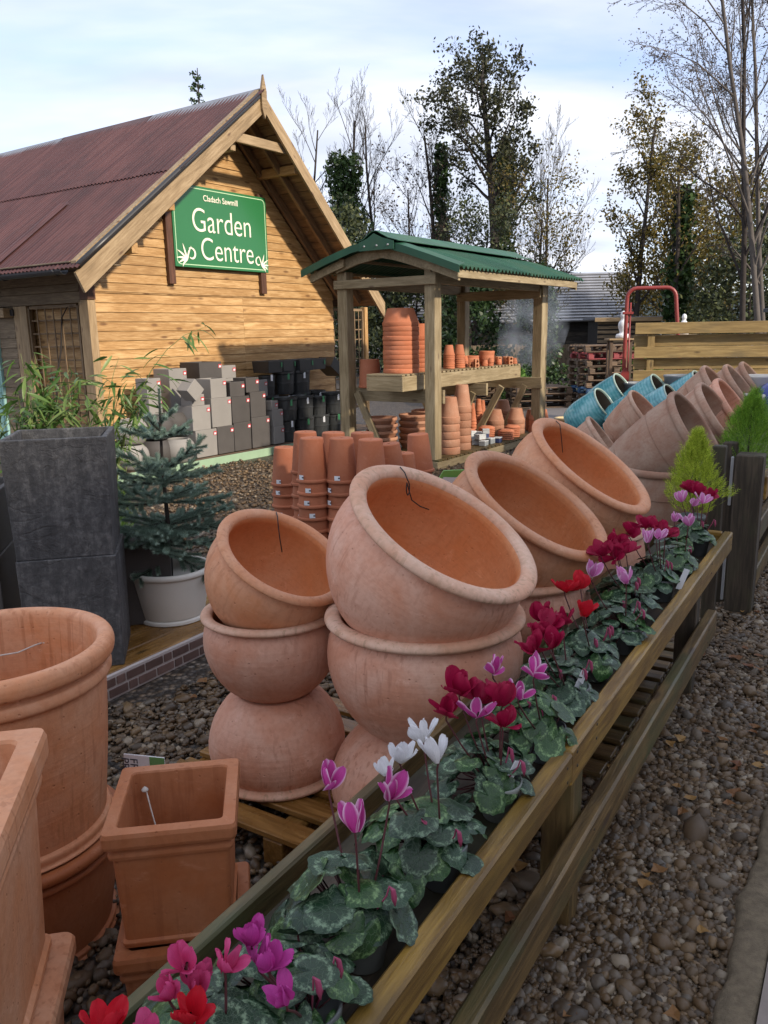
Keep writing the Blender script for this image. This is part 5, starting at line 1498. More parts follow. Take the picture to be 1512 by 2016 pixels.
CY = [
 (.53, .76, [(.525, .745, .80, 'red', .85), (.60, .668, .795, 'red', .8), (.56, .71, .775, 'hotpink', .7)], 'potted cyclamen with plain red flowers at the near end of the trough', 20, 0, {}),
 (.655, .70, [(.655, .735, .80, 'hotpink', .75), (.62, .728, .785, 'hotpink', .7), (.68, .685, .80, 'hotpink', .75), (.645, .705, .775, 'hotpink', .7), (.66, .72, .775, 'hotpink', .65)], 'potted cyclamen with hot pink flowers near the start of the trough', 20, 0, {}),
 (.79, .655, [(.735, .685, .80, 'magenta', .78), (.72, .64, .79, 'magenta', .78), (.70, .595, .775, 'magenta', .7), (.725, .665, .785, 'magenta', .7)], 'potted cyclamen with magenta flowers', 18, 0, {}),
 (.985, .69, [(1.04, .762, .862, 'pinkwhite', 1.0), (.97, .66, .85, 'pinkwhite', 1.05), (1.07, .655, .858, 'pinkwhite', 1.15)], 'potted cyclamen with three white edged pink flowers over silvery leaves', 24, 0, dict(pale=True, size=1.12)),
 (1.235, .665, [(1.19, .70, .855, 'white', .95), (1.27, .695, .86, 'white', 1.0), (1.22, .64, .855, 'white', 1.1), (1.15, .712, .845, 'white', .7)], 'potted cyclamen with white flowers', 24, 0, dict(size=1.1)),
 (1.50, .66, [(1.49, .725, .865, 'crimson', 1.25), (1.43, .728, .84, 'crimson', .9), (1.50, .63, .855, 'crimson', 1.1), (1.47, .612, .825, 'crimson', .95), (1.46, .67, .835, 'pinkwhite', 1.0), (1.50, .68, .85, 'crimson', 1.0)], 'potted cyclamen with dark crimson flowers beside the white flowered one', 24, 0, dict(tag_card=(.02, -.02, (.2, .4, .6)), pale=True)),
 (1.78, .655, [(1.64, .71, .858, 'pinkwhite', .95), (1.68, .625, .855, 'pinkwhite', 1.05), (1.60, .63, .83, 'pinkwhite', .9)], 'potted cyclamen with pink flowers between two crimson ones', 22, 1, {}),
 (2.04, .675, [(2.04, .738, .856, 'crimson', 1.25), (2.05, .68, .85, 'crimson', 1.15), (1.86, .69, .84, 'crimson', 1.1), (1.90, .655, .84, 'crimson', 1.1), (1.98, .70, .86, 'crimson', 1.1), (1.93, .71, .85, 'crimson', 1.0)], 'potted cyclamen crowded with dark crimson flowers at the middle of the trough', 22, 0, dict(tag_card=(.015, -.02, (.1, .35, .3)))),
 (2.31, .69, [(2.33, .77, .85, 'red', 1.1), (2.38, .735, .852, 'red', 1.1), (2.17, .66, .84, 'red', 1.1)], 'potted cyclamen with bright red flowers at the middle of the trough', 20, 0, {}),
 (2.57, .665, [(2.53, .75, .85, 'palepink', 1.15), (2.52, .63, .845, 'palepink', 1.2)], 'potted cyclamen with two pale pink flowers', 22, 0, {}),
 (2.90, .72, [(2.94, .785, .853, 'crimson', 1.2), (2.86, .72, .85, 'crimson', 1.2), (2.79, .79, .85, 'crimson', 1.2), (2.90, .76, .84, 'crimson', 1.1), (2.82, .75, .835, 'crimson', 1.1)], 'potted cyclamen with crimson flowers behind the pale pink one', 20, 0, {}),
 (3.17, .68, [(3.27, .755, .853, 'crimson', 1.25), (3.15, .785, .85, 'crimson', 1.1), (3.18, .655, .85, 'crimson', 1.2), (3.11, .66, .852, 'palepink', 1.0), (3.05, .69, .85, 'palepink', 1.0), (3.22, .70, .855, 'crimson', 1.1)], 'potted cyclamen with crimson and pale pink flowers and a white label', 22, 0, dict(tag_card=(.06, -.05, (.1, .3, -.2)))),
 (3.46, .66, [(3.42, .615, .845, 'palepink', 1.1), (3.52, .69, .835, 'palepink', .8)], 'potted cyclamen with a single mauve pink flower toward the far end', 20, 1, {}),
 (3.92, .68, [(4.08, .735, .858, 'crimson', 1.3), (3.96, .62, .85, 'crimson', 1.15), (3.88, .73, .85, 'palepink', 1.1), (3.88, .64, .85, 'palepink', 1.15), (4.02, .69, .862, 'crimson', 1.2), (4.06, .67, .85, 'crimson', 1.1), (3.92, .69, .825, 'palepink', .9)], 'potted cyclamen with crimson and pale flowers beside the lime conifer', 24, 0, {}),
]
for t, y, fl, lab, nl, lf, kw in CY: cyclamen(t, y, fl, lab, nl + 7, lf, **kw)

# ---------------------------------------------------------------- feathery dwarf conifers
def conifer(loc, h, r, mat, label, potmat, pr, ph, nfr=420, name='potted_conifer', cone=True, sticker=False):
    c = empty(name, loc, 0); tag(c, label, 'potted plant')
    me = lathe('pot', [(0, 0), (pr * .72, 0), (pr * .74, .003), (pr * .93, ph * .8), (pr, ph * .81), (pr * 1.01, ph), (pr * .92, ph), (pr * .9, ph * .9), (0, ph * .88)], 28, potmat); p_ = link('pot', me, c)
    if sticker: link('price_sticker', sticker_mesh(pr * .97, .045, .03), p_, Matrix.Rotation(R(-110), 4, 'Z') @ Matrix.Translation((0, 0, ph * .55)))
    tube('stem', [(0, 0, ph * .85), (0, 0, ph + h * .8)], [.008, .003], MT['bark'], c, 5)
    tri = []
    for k in range(nfr):
        u_ = rnd.random() ** (.75 if cone else .9)
        prof = (1 - u_) ** .72 * min(1, .45 + 2.2 * u_) if cone else math.sqrt(max(0, 1 - (2 * u_ - .9) ** 2 * .8))
        a = rnd.uniform(0, 6.28); q = rnd.random() ** .45
        lob = 1 + .16 * math.sin(3 * a + 9 * u_) + .10 * math.sin(7 * a + 17 * u_)
        p = Vector((r * prof * q * lob * math.cos(a), r * prof * q * lob * math.sin(a), ph + .01 + h * u_ * .93))
        d = Vector((math.cos(a) * .8 * (1 - u_ * .7), math.sin(a) * .8 * (1 - u_ * .7), .75 + .5 * u_)) + Vector((rnd.gauss(0, .25), rnd.gauss(0, .25), rnd.gauss(0, .2)))
        d.normalize(); L = rnd.uniform(.03, .075) * (h / .42) ** .4
        sd_ = d.cross(Vector((rnd.gauss(0, 1), rnd.gauss(0, 1), rnd.gauss(0, 1)))).normalized()
        tri.append((p - sd_ * .0014, p + sd_ * .0014, p + d * L))
        for j in range(7):
            t = .15 + .75 * j / 7; s = 1 if j % 2 else -1
            b = p + d * (L * t); e = (d * .8 + sd_ * s * .75).normalized(); l = L * (.42 - .25 * t)
            w = d * .0022
            tri.append((b - w, b + w, b + e * l))
    V, F = [], []
    for tr in tri: o = len(V); V.extend(tr); F.append((o, o + 1, o + 2))
    me = mesh('foliage', V, F); me.materials.append(mat); link('foliage', me, c)
    return c
conifer(FW(4.33, .76, .591), .43, .17, MT['lime'], 'lime yellow feathery conifer at the far end of the cyclamen trough', MT['grey_plastic'], .065, .10, 1700)
MT['redplastic'] = plain('terracotta_plastic', (.36, .095, .045), .5, .4)
conifer(FW(5.18, .62, .676), .44, .21, MT['brightgreen'], 'bright green feathery conifer in a red plastic pot past the gate post', MT['redplastic'], .075, .12, 1900, sticker=True)
conifer(FW(5.60, .66, .676), .46, .22, MT['brightgreen'], 'bright green conifer behind the one in the red plastic pot', MT['grey_plastic'], .075, .12, 800)
conifer((-1.62, 4.75, .12), .42, .17, MT['brightgreen'], 'small yellow green conifer in a dark pot behind the slate planters', MT['black_plastic'], .14, .26, 700)

# ---------------------------------------------------------------- bamboo by the shaded corner
def bamboo_leaf():
    n = 7; V, F = [], []
    for i in range(n):
        t = i / (n - 1); w = .075 * math.sin(math.pi * min(1, .06 + .94 * t)) ** .8
        z = -.35 * t * t
        V += [(t, -w, z + .02), (t, 0, z), (t, w, z + .02)]
    for i in range(n - 1):
        a = i * 3; F += [(a, a + 1, a + 4, a + 3), (a + 1, a + 2, a + 5, a + 4)]
    me = mesh('bamboo_leaf', V, F, smooth=True); me.materials.append(MT['bambool']); return me
def m_bl():
    t = NT('bamboo_blade')
    c = t.ramp(t.rnd(), (0.0, (.045, .10, .02)), (.5, (.085, .16, .035)), (1.0, (.22, .29, .09)))
    t.col(c, .4, .35)
    tb = t.n('ShaderNodeBsdfTranslucent', {'Color': c}); ms = t.n('ShaderNodeMixShader', {0: .3})
    t.t.links.new(t.b.outputs[0], ms.inputs[1]); t.t.links.new(tb.outputs[0], ms.inputs[2]); t.t.links.new(ms.outputs[0], t.out.inputs[0]); return t.m
MT['bambool'] = m_bl()
bleaf = bamboo_leaf()
def bamboo(loc, label, canes, nl, potr, poth, seed):
    rr = random.Random(seed)
    b = empty('potted_bamboo', loc, 0); tag(b, label, 'potted plant')
    pm = lathe('pot', [(0, 0), (potr * .8, 0), (potr, poth), (potr * .93, poth), (potr * .9, poth * .9), (0, poth * .88)], 32, MT['black_plastic']); link('pot', pm, b)
    for (dx, dy, h, arch) in canes:
        p0 = Vector((rr.gauss(0, potr * .3), rr.gauss(0, potr * .3), poth * .88))
        pts = [p0 + Vector((dx * (t ** 1.6), dy * (t ** 1.6), h * (t - arch * t ** 3))) for t in np.linspace(0, 1, 9)]
        tube('cane', pts, [.006 * (1 - .75 * k / 8) for k in range(9)], MT['shrubstem'], b, 5)
        for k in range(nl):
            t = rr.uniform(.3, 1.0); i = min(7, int(t * 8)); f_ = t * 8 - i
            p = pts[i].lerp(pts[i + 1], f_)
            az = rr.uniform(0, 6.28); off = rr.uniform(0, .10)
            p = p + Vector((math.cos(az) * off, math.sin(az) * off, rr.uniform(-.03, .05)))
            L = rr.uniform(.10, .18)
            M = Matrix.Translation(p) @ Matrix.Rotation(az + rr.gauss(0, .4), 4, 'Z') @ Matrix.Rotation(rr.uniform(-.35, .95), 4, 'Y') @ Matrix.Rotation(rr.gauss(0, .6), 4, 'X') @ Matrix.Diagonal((L, L, L, 1))
            link('leaf', bleaf, b, M)
bamboo((-2.42, 5.55, 0), 'leafy bamboo in a black pot by the corner of the building', [(-.35, -.1, 1.5, .22), (-.15, .2, 1.55, .2), (.0, -.1, 1.6, .22), (.2, .1, 1.5, .25), (.42, .0, 1.5, .3), (-.45, .1, 1.25, .3), (.1, -.25, 1.4, .3), (.3, .2, 1.45, .3), (-.05, .1, 1.35, .2), (.5, -.15, 1.3, .35), (-.25, .0, 1.3, .25), (.25, -.1, 1.25, .3)], 40, .22, .35, 5)
bamboo((-1.98, 5.75, 0), 'arching bamboo with long thin canes beside the spruce', [(.25, -.05, 1.5, .3), (.70, .25, 2.0, .30), (.40, .1, 1.5, .4), (.15, .2, 1.5, .2), (.0, -.15, 1.35, .3), (.3, -.2, 1.3, .45), (.28, .35, 1.3, .2), (.15, 0, 1.2, .2)], 32, .20, .35, 9)
# small pot with a pink flower by the door
fp = empty('potted_plant', (-3.55, 6.75, 0), 0); tag(fp, 'small dark red pot with a pink flower by the teal door', 'potted plant')
link('pot', lathe('pot', [(0, 0), (.10, 0), (.14, .52), (.13, .52), (0, .48)], 24, MT['redplastic']), fp)
for k in range(5): link('petal', PET['hotpink'][k % 3], fp, TRS((.05, -.05, .62), (0, -.5, k * 1.25), 1.6))
for k in range(9): link('leaf', bleaf, fp, TRS((0, 0, .52), (0, -.6, k * .7), .16))
# ---------------------------------------------------------------- weathered big pots and glazed pots at the right
def bigpot_prof(Rr, h):
    return [(r * Rr, z * h) for r, z in smooth_prof([(0, 0), (.62, 0), (.66, .012), (.72, .10), (.735, .115), (.74, .13), (.84, .38), (.90, .60), (.915, .615), (.92, .635), (.945, .80), (.955, .90)], 3)[:-1] + smooth_prof([(.955, .90), (1.0, .915), (1.02, .95), (1.0, .99), (.96, 1.0), (.92, .985), (.91, .94), (.88, .72), (.80, .36), (.62, .08), (0, .06)], 3)]
bigpot = lathe('big_pot', bigpot_prof(.36, .60), 64, MT['tc_grey'])
def upright(me, p, mat=None, label='', cat='plant pot', group=None, name='large_pot', rz=None):
    o = link(name, me, None, Matrix.Translation(p) @ Matrix.Rotation(rnd.uniform(0, 6), 4, 'Z'))
    if mat: set_mat(o, mat)
    return tag(o, label, cat, group)
def tipped_pot(me, h, mouth, deg, mat=None, label='', name='large_pot', d=None, group=None):
    o = link(name, me, None, tipped(Vector(mouth), h, deg, d, rnd.uniform(0, 6)))
    if mat: set_mat(o, mat)
    return tag(o, label, 'plant pot', group)
GB = 'weathered pots lying tipped in a row'
upright(bigpot, FW(6.45, 1.33, .0), None, 'weathered upright terracotta pot behind the lime conifer')
bigpot2 = lathe('big_pot_b', bigpot_prof(.36, .66), 64, MT['tc_grey'])
tipped_pot(bigpot2, .66, FW(6.50, 1.13, .875), 56, None, 'weathered terracotta pot lying tipped in the upright pot behind the lime conifer')
for k, (t, y, z) in enumerate(((7.35, 1.08, .90), (8.0, 1.05, .90))):
    upright(bigpot, FW(t - .05, y + .2, 0), MT['tc_grey'], 'weathered upright pot under the tipped row', group='upright pots under the tipped row')
    tipped_pot(bigpot2, .66, FW(t, y, z), 54, MT['tc'] if k == 1 else None, ('orange terracotta pot tipped over in the middle of the row of brown pots' if k else 'weathered brown pot tipped over next to the first tipped pot'), group=GB)
for k, (t, y, z) in enumerate(((9.25, 1.38, .97), (10.05, 1.28, .95), (10.85, 1.22, .95))):
    upright(bigpot, FW(t - .05, y + .2, 0), MT['tc_grey'], 'weathered upright pot under the tipped row', group='upright pots under the tipped row')
    tipped_pot(bigpot2, .66, FW(t, y, z), 52, MT['tc_grey'], 'tipped brown terracotta pot at the far end of the tipped row', group='tipped pots at the far end of the row')
smallbig = lathe('mid_pot', bigpot_prof(.27, .42), 56, MT['tc_grey'])
tipped_pot(smallbig, .42, (1.90, 6.72, .72), 52, None, 'ribbed grey brown pot lying tipped with its wide mouth to the aisle', d=(.95, -.3, 0))
upright(smallbig, (1.72, 6.95, .0), None, 'ribbed grey brown pot standing under the tipped ribbed pot')
upright(bigpot, (2.42, 7.65, .0), MT['tc_dull'], 'plain reddish terracotta pot between the ribbed pot and the tipped row')
o = upright(smallbig, (2.02, 7.85, .0), MT['tc_dull'], 'brown pot standing behind the ribbed tipped pot')
tipped_pot(smallbig, .42, (2.62, 7.9, .85), 50, MT['tc_grey'], 'grey brown pot tipped behind the reddish terracotta pot')
pl = empty('price_label', (2.10, 7.0, .60), R(20)); tag(pl, 'small blue and red printed label stuck on the reddish pot', 'label')
box('label_card', -.06, .06, -.002, .002, 0, .07, MT['blue'], pl, bev=.001); box('label_print', -.04, .03, -.004, -.0025, .015, .05, MT['sticker'], pl, bev=.0004)
# teal glazed jars
def jar_prof(Rr, h): return [(r * Rr, z * h) for r, z in smooth_prof([(0, 0), (.70, 0), (.80, .02), (.93, .14), (1.0, .36), (1.0, .62), (.97, .86), (.955, .95)], 3)[:-1] + smooth_prof([(.955, .95), (.975, .975), (.96, .995), (.93, 1.0), (.90, .99), (.885, .95), (.9, .6), (.85, .2), (.6, .06), (0, .05)], 3)]
def jar(Rr, h):
    me = lathe('teal_jar', jar_prof(Rr, h), 48, MT['teal']); me.materials.append(MT['tealin']); me.materials.append(MT['tealrim'])
    mi = []
    for p in me.polygons:
        c = p.center; r = math.hypot(c.x, c.y)
        rimz = c.z > h * .965
        inside = (p.normal.x * c.x + p.normal.y * c.y) < -.0005 * 0 and not rimz and r < Rr * .93 and c.z > h * .055
        mi.append(2 if rimz else (1 if inside and (p.normal.x * c.x + p.normal.y * c.y) / max(r, 1e-5) < -.15 or (c.z > h * .03 and c.z < h * .3 and p.normal.z > .5) else 0))
    me.polygons.foreach_set('material_index', mi); return me
jr = jar(.215, .50); jr2 = jar(.20, .40)
GT = 'teal jars lying tipped on others'
TJ = (('first in the front row of tipped jars', jr, .50, (2.64, 9.50, .80)), ('first in the back row of tipped jars', jr, .50, (3.06, 10.22, .93)), ('middle of the front row of tipped jars', jr2, .40, (2.97, 9.27, .78)), ('middle of the back row of tipped jars', jr, .50, (3.43, 9.92, .93)), ('next to the tipped brown pots, front row', jr2, .40, (3.36, 9.27, .86)), ('against the grey tubs, back row', jr, .50, (3.90, 9.83, .97)))
for who, me, h, p in TJ:
    tipped_pot(me, h, p, 56, None, 'tipped teal glazed jar, ' + who, 'glazed_jar', d=(.80, -.60, 0), group=GT)
for p in ((2.45, 9.75), (2.88, 9.72), (2.62, 10.3), (3.05, 10.3), (3.30, 9.9), (3.6, 10.25)):
    upright(jr, (p[0], p[1], 0), None, 'teal glazed jar standing upright under the tipped teal jars', group='upright teal jars', name='glazed_jar')
# pale grey tubs before the slatted fence and blue jars beyond
tub = lathe('grey_tub', [(0, 0), (.17, 0), (.19, .01), (.235, .44), (.245, .45), (.245, .47), (.232, .47), (.225, .45), (.18, .05), (0, .05)], 40, plain('zinc_grey', (.22, .235, .25), .45, .5))
for k, (x, y, z, m) in enumerate(((3.78, 10.15, .60, None), (4.12, 10.0, .60, None), (4.58, 9.85, .60, MT['white_pot']), (3.35, 10.40, .50, None), (4.1, 9.2, .42, MT['white_pot']))):
    st_ = empty('display_stand', (x, y, 0), rnd.uniform(0, 1)); tag(st_, 'plain timber stand carrying a tub before the slatted fence', 'stand', 'stands before the slatted fence')
    box('stand_top', -.22, .22, -.22, .22, z - .03, z - .002, MT['pallet'], st_)
    for sx in (-1, 1):
        for sy in (-1, 1): box('leg', sx * .18 - .03, sx * .18 + .03, sy * .18 - .03, sy * .18 + .03, 0, z - .031, MT['pallet'], st_)
    o = upright(tub, (x, y, z), m, 'pale cream tub before the slatted fence' if m else 'zinc grey tub standing before the slatted fence', 'tub', 'cream tubs' if m else 'grey tubs', 'tub')
    if k == 3: box('orange_label', -.04, .04, -.222, -.218, .25, .38, plain('orange_label', (.7, .25, .03), .5), o)
for k, (x, y, z) in enumerate(((4.05, 9.35, .98), (4.75, 9.35, .95))):
    o = tipped_pot(jr2, .40, (x, y, z), 55, MT['blue'], 'cobalt blue glazed jar behind the tipped brown pots', 'glazed_jar', d=(.93, -.37, 0), group='cobalt jars')
# slatted screen fence
sf = empty('slatted_fence', (3.42, 11.05, 0), math.atan2(-.55, 2.4)); tag(sf, 'tall yellow brown hit and miss slatted fence panel behind the glazed jars', 'fence')
for x in (.17, 2.0, 3.9): box('post', x, x + .09, .03, .11, 0, 1.66, MT['slat'], sf)
zt = 1.715
for k in range(11):
    front = k % 2 == 0
    y0 = -.0 if front else .112
    box('slat', 0, 4.6, y0, y0 + .026, zt - .150, zt, MT['slat'], sf, bev=.004, jit=.0015)
    zt -= .158 if front else .152
# red tubular frame behind the fence
rf = empty('red_tube_frame', (3.44, 11.55, 0), R(-10)); tag(rf, 'red steel hoop frame rising behind the end of the slatted fence', 'frame')
hoop = [(0, 0, .3), (0, 0, 1.2), (0, 0, 2.0)] + [(.13 - .13 * math.cos(a), 0, 2.06 + .13 * math.sin(a)) for a in np.linspace(.2, math.pi / 2, 5)] + [(.52 + .13 * math.sin(a), 0, 2.06 + .13 * math.cos(a)) for a in np.linspace(0, math.pi / 2 - .15, 5)] + [(.70, 0, 1.6), (.78, 0, .9), (.84, 0, .1)]
tube('hoop', hoop, .027, MT['redpaint'], rf, 12)
tube('inner_rod', [(.055, .02, .4), (.055, .02, 2.0)], .012, MT['redpaint'], rf, 8)
box('clamp', -.05, .09, -.04, .04, 1.84, 1.875, MT['redpaint'], rf)
prism('foot_plate', [(-.10, 0), (.07, 0), (.07, 1.05), (.02, 1.12), (-.03, 1.05), (-.12, .85)], -.05, .05, MT['redpaint'], rf)
# dark gate post behind
gp_ = empty('machine_mast', (6.35, 13.0, 0), 0); tag(gp_, 'dark square steel mast behind the slatted fence', 'mast')
box('mast', -.10, .18, -.12, .12, 0, 2.20, MT['gutter'], gp_); box('mast_plate', -.28, -.10, -.1, .1, 1.86, 1.92, MT['gutter'], gp_); box('mast_rail', -.16, -.11, -.04, .04, 0, 2.1, MT['gutter'], gp_); box('mast_label', .0, .05, -.125, -.121, 1.7, 1.78, MT['sticker'], gp_, bev=.0005)
# white statuettes on stands behind the fence
for k, (x, y, z) in enumerate(((3.80, 12.9, 1.50), (4.42, 12.0, 1.55))):
    s_ = lathe('statuette', smooth_prof([(0, 0), (.10, 0), (.10, .06), (.05, .08), (.075, .17), (.07, .24), (.035, .29), (.05, .34), (.035, .40), (0, .42)], 3), 20, MT['paint_white'])
    o = link('statuette', s_, None, TRS((x, y, z), (0, 0, 0), (.7, .7, .7) if k else 1.0)); tag(o, 'small white stone statuette behind the slatted fence' if k else 'taller white stone statuette left of the red hoop', 'statuette')
    st_ = empty('display_table', (x, y, 0), 0); tag(st_, 'narrow table under the small white statuette' if k else 'narrow table under the taller white statuette', 'table')
    box('table_top', -.25, .15, -.15, .15, z - .03, z - .002, MT['trim'], st_)
    for sx in (-.22, .08): box('leg', sx, sx + .05, -.1, -.05, 0, z - .031, MT['pallet'], st_); box('leg', sx, sx + .05, .05, .1, 0, z - .031, MT['pallet'], st_)

# ---------------------------------------------------------------- stacks of pallets by the track
def pallet_proto(mat, name):
    p = empty('pallet', (0, 0, 0), 0)
    for yy in (-.5, 0, .5): 
        for xx in (-.55, 0, .55): box('block', xx - .06, xx + .06, yy - .05, yy + .05, .022, .10, mat, p)
        box('bottom_board', -.6, .6, yy - .05, yy + .05, 0, .021, mat, p)
    for k in range(6): box('top_board', -.6, .6, -.5 + k * .18, -.40 + k * .18, .122, .144, mat, p)
    for xx in (-.55, 0, .55): box('cross_board', xx - .05, xx + .05, -.5, .5, .101, .121, mat, p)
    return p
first = {}
def add_pallet(x, y, z, rz, key, label, group):
    mat = {'brown': MT['pallet'], 'red': MT['palletred'], 'blue': MT['palletblue']}[key]
    if key not in first: o = first[key] = pallet_proto(mat, key); 
    else: o = copy_tree(first[key])
    o.location = (x, y, z); o.rotation_euler = (0, 0, rz); tag(o, label, 'pallet', group)
keys = ['brown', 'brown', 'blue', 'brown', 'brown', 'brown', 'brown', 'red', 'brown']
for k, c in enumerate(keys):
    add_pallet(4.85 + rnd.gauss(0, .04), 17.6, .004 + k * .146, R(8) + rnd.gauss(0, .03), c, {'red': 'red painted pallet near the top of the pallet stack', 'blue': 'blue painted pallet low in the pallet stack'}.get(c, 'brown timber pallet in the stack by the track'), 'pallets stacked by the track' if c == 'brown' else None)
for k in range(3): add_pallet(3.45, 17.9, .004 + k * .146, R(4) + rnd.gauss(0, .03), 'brown', 'brown timber pallet in the low stack beside the taller one', 'low stack of pallets')
for k in range(4): add_pallet(2.0, 18.4, .004 + k * .146, R(2) + rnd.gauss(0, .03), 'brown', 'brown timber pallet in the stack seen through the shelter', 'pallets seen through the shelter')

# ---------------------------------------------------------------- square planters on the platform by the gable
def wallbox(s0, s1, z0, z1, off, mat, label, group, w=None, tagc='redtag'):
    d = (s1 - s0)
    o = link('square_planter', planter('sqp', d * .97, d, z1 - z0, mat, .015), None, Matrix.Translation(HW((s0 + s1) / 2, -(off - d / 2), z0)) @ Matrix.Rotation(H_ANG + rnd.gauss(0, .012), 4, 'Z'))
    tag(o, label, 'planter', group)
    # top is turned down: closed face up
    if tagc:
        me = boxm(.055, .002, .05, .0005, MT[tagc]); zz = (z1 - z0)
        t_ = link('price_tag', me, o, TRS((d / 2 - .035, -d / 2 - .004, zz - .06), (.1, 0, 0)))
        link('tag_print', boxm(.034, .001, .026, .0003, MT['sticker']), t_, Matrix.Translation((0, -.0018, -.004)))
LG, DG = MT['slab'], MT['charcoal']
lab = lambda m, where: ('pale grey ' if m is LG else 'charcoal grey ') + 'square planter ' + where
ROWS = [
 ('C1', .85, [(-.31, .06, .11, .46, LG), (-.34, -.03, .462, .775, LG), (-.33, -.12, .777, .92, LG)]),
 ('C2', .85, [(.07, .37, .11, .47, DG), (-.01, .35, .472, .85, LG), (.0, .28, .852, 1.10, LG)]),
 ('C3', .85, [(.38, .70, .11, .49, DG), (.36, .70, .492, .84, DG), (.35, .62, .842, 1.04, DG)]),
 ('C4', .85, [(.72, 1.08, .11, .53, DG), (.71, 1.02, .532, .88, DG), (.65, .90, .882, 1.08, DG)]),
 ('C5', .85, [(1.16, 1.38, .11, .36, LG), (1.15, 1.37, .362, .60, LG), (1.14, 1.27, .602, .73, LG)]),
 ('D1', .46, [(1.26, 1.50, .11, .71, LG), (1.26, 1.49, .712, 1.01, LG)]),
 ('E1', .47, [(-.35, -.05, .11, .60, LG), (-.35, -.05, .602, 1.24, LG)]),
 ('E2', .42, [(.23, .63, .11, .60, DG), (.23, .63, .602, 1.08, DG), (.23, .63, 1.082, 1.30, DG)]),
 ('E3', .40, [(.65, .93, .11, .60, LG), (.65, .93, .602, 1.06, LG), (.65, .92, 1.062, 1.24, LG)]),
 ('E4', .52, [(-.75, -.53, .11, .69, LG), (-.74, -.53, .692, .905, LG), (-.75, -.53, .907, 1.14, LG)]),
]
pos = {'C1': 'first front stack', 'C2': 'second front stack', 'C3': 'third front stack', 'C4': 'fourth front stack', 'C5': 'narrow end stack', 'D1': 'stack behind the narrow end stack', 'E1': 'tall stack behind the first front stack', 'E2': 'charcoal stack against the wall', 'E3': 'pale stack beside the charcoal wall stack', 'E4': 'wall stack nearest the corner'}
for key, off, items in ROWS:
    lv = ('at the bottom of the ', 'in the middle of the ', 'on top of the ') if len(items) == 3 else ('at the bottom of the ', 'on top of the ')
    for i, (s0, s1, z0, z1, m) in enumerate(items):
        wallbox(s0, s1, z0, z1, off, m, lab(m, lv[i] + pos[key]), 'square planters along the gable', tagc='redtag')
# a small planter tipped on its corner on the first stack
o = link('square_planter', planter('tip', .20, .205, .20, LG, .012), None, Matrix.Translation(HW(-.33, -.83, .985)) @ Matrix.Rotation(H_ANG, 4, 'Z') @ Matrix.Rotation(R(45), 4, 'Y') @ Matrix.Translation((-.0, .0, -.1)))
tag(o, 'small pale planter tipped on its edge atop the first stack', 'planter')
# round planters near the corner
glob = lathe('round_planter', smooth_prof([(0, 0), (.11, 0), (.17, .05), (.205, .14), (.195, .23), (.15, .29), (.135, .30), (.125, .29), (.15, .20), (.15, .1), (0, .04)], 3), 36, LG)
for k, (s, off, z, m) in enumerate(((-1.28, .80, .10, LG), (-1.25, .78, .40, LG), (-.85, .72, .10, DG), (-.80, .70, .40, DG), (-.60, .85, .10, LG), (-1.70, .8, .1, LG), (-.42, .55, .40, DG))):
    upright(glob, HW(s, -off, z), m, 'round pale grey planter near the corner of the gable' if m is LG else 'round charcoal planter near the corner of the gable', 'planter', 'pale round planters' if m is LG else 'charcoal round planters', 'round_planter')
# ribbed black tubs
def ribbed(Rr, h):
    n = 48; prof = [(.80, 0), (.84, .02), (.88, .10), (.92, .46), (.955, .47), (.955, .52), (.925, .53), (.96, .86), (.99, .90), (1.0, .91), (1.0, 1.0), (.95, 1.0), (.90, .95), (.78, .06), (.0, .06)]
    V, F = [], []
    for r, z in prof:
        for k in range(n):
            a = 2 * math.pi * k / n; rib = .965 if (k % 4 < 2 and ((.02 < z < .46) or (.53 < z < .88)) and r > .8) else 1.0
            V.append((Rr * r * rib * math.cos(a), Rr * r * rib * math.sin(a), h * z))
    for j in range(len(prof) - 1):
        for k in range(n): F.append((j * n + k, j * n + (k + 1) % n, (j + 1) * n + (k + 1) % n, (j + 1) * n + k))
    me = mesh('ribbed_tub', V, F); me.materials.append(MT['black_plastic']); return me
rt, rt2 = ribbed(.175, .34), ribbed(.13, .30)
for i in range(4):
    for j in range(2):
        for lvl in range(3 if j else 2):
            if lvl == 2 and i == 3: continue
            p = HW(1.58 + i * .37, -(.72 - j * .36), .10 + lvl * .33 if j else .10 + lvl * .31)
            o = upright(rt if (i + j + lvl) % 3 else rt2, p, None, 'ribbed black plastic tub in the block at the far end of the platform', 'tub', 'ribbed black tubs', 'ribbed_tub')
            link('price_tag', boxm(.03, .002, .09, .0005, MT['greentag'] if (i + lvl) % 2 else MT['sticker']), o, Matrix.Rotation(0, 4, 'Z') @ TRS((.0, 0, .27), (0, 0, 0)) if False else (o.matrix_basis.to_3x3().inverted().to_4x4() @ Matrix.Translation(Vector((.10, -.145, .27)))))
trough = planter('black_trough', .30, .33, .17, MT['black_plastic'], .012)
for i in range(5):
    p = HW(1.62 + i * .36, -.36 + (i % 2) * .05, 1.10 - .05 * (i > 3))
    o = link('black_trough', trough, None, Matrix.Translation(p) @ Matrix.Rotation(H_ANG + rnd.gauss(0, .06), 4, 'Z') @ Euler((0, .0 if i < 4 else .6, 0)).to_matrix().to_4x4()); tag(o, 'square black plastic trough on top of the ribbed tubs', 'tub', 'black troughs on the tubs')
    link('price_tag', boxm(.03, .002, .07, .0005, MT['greentag']), o, TRS((.12, -.17, .11)))
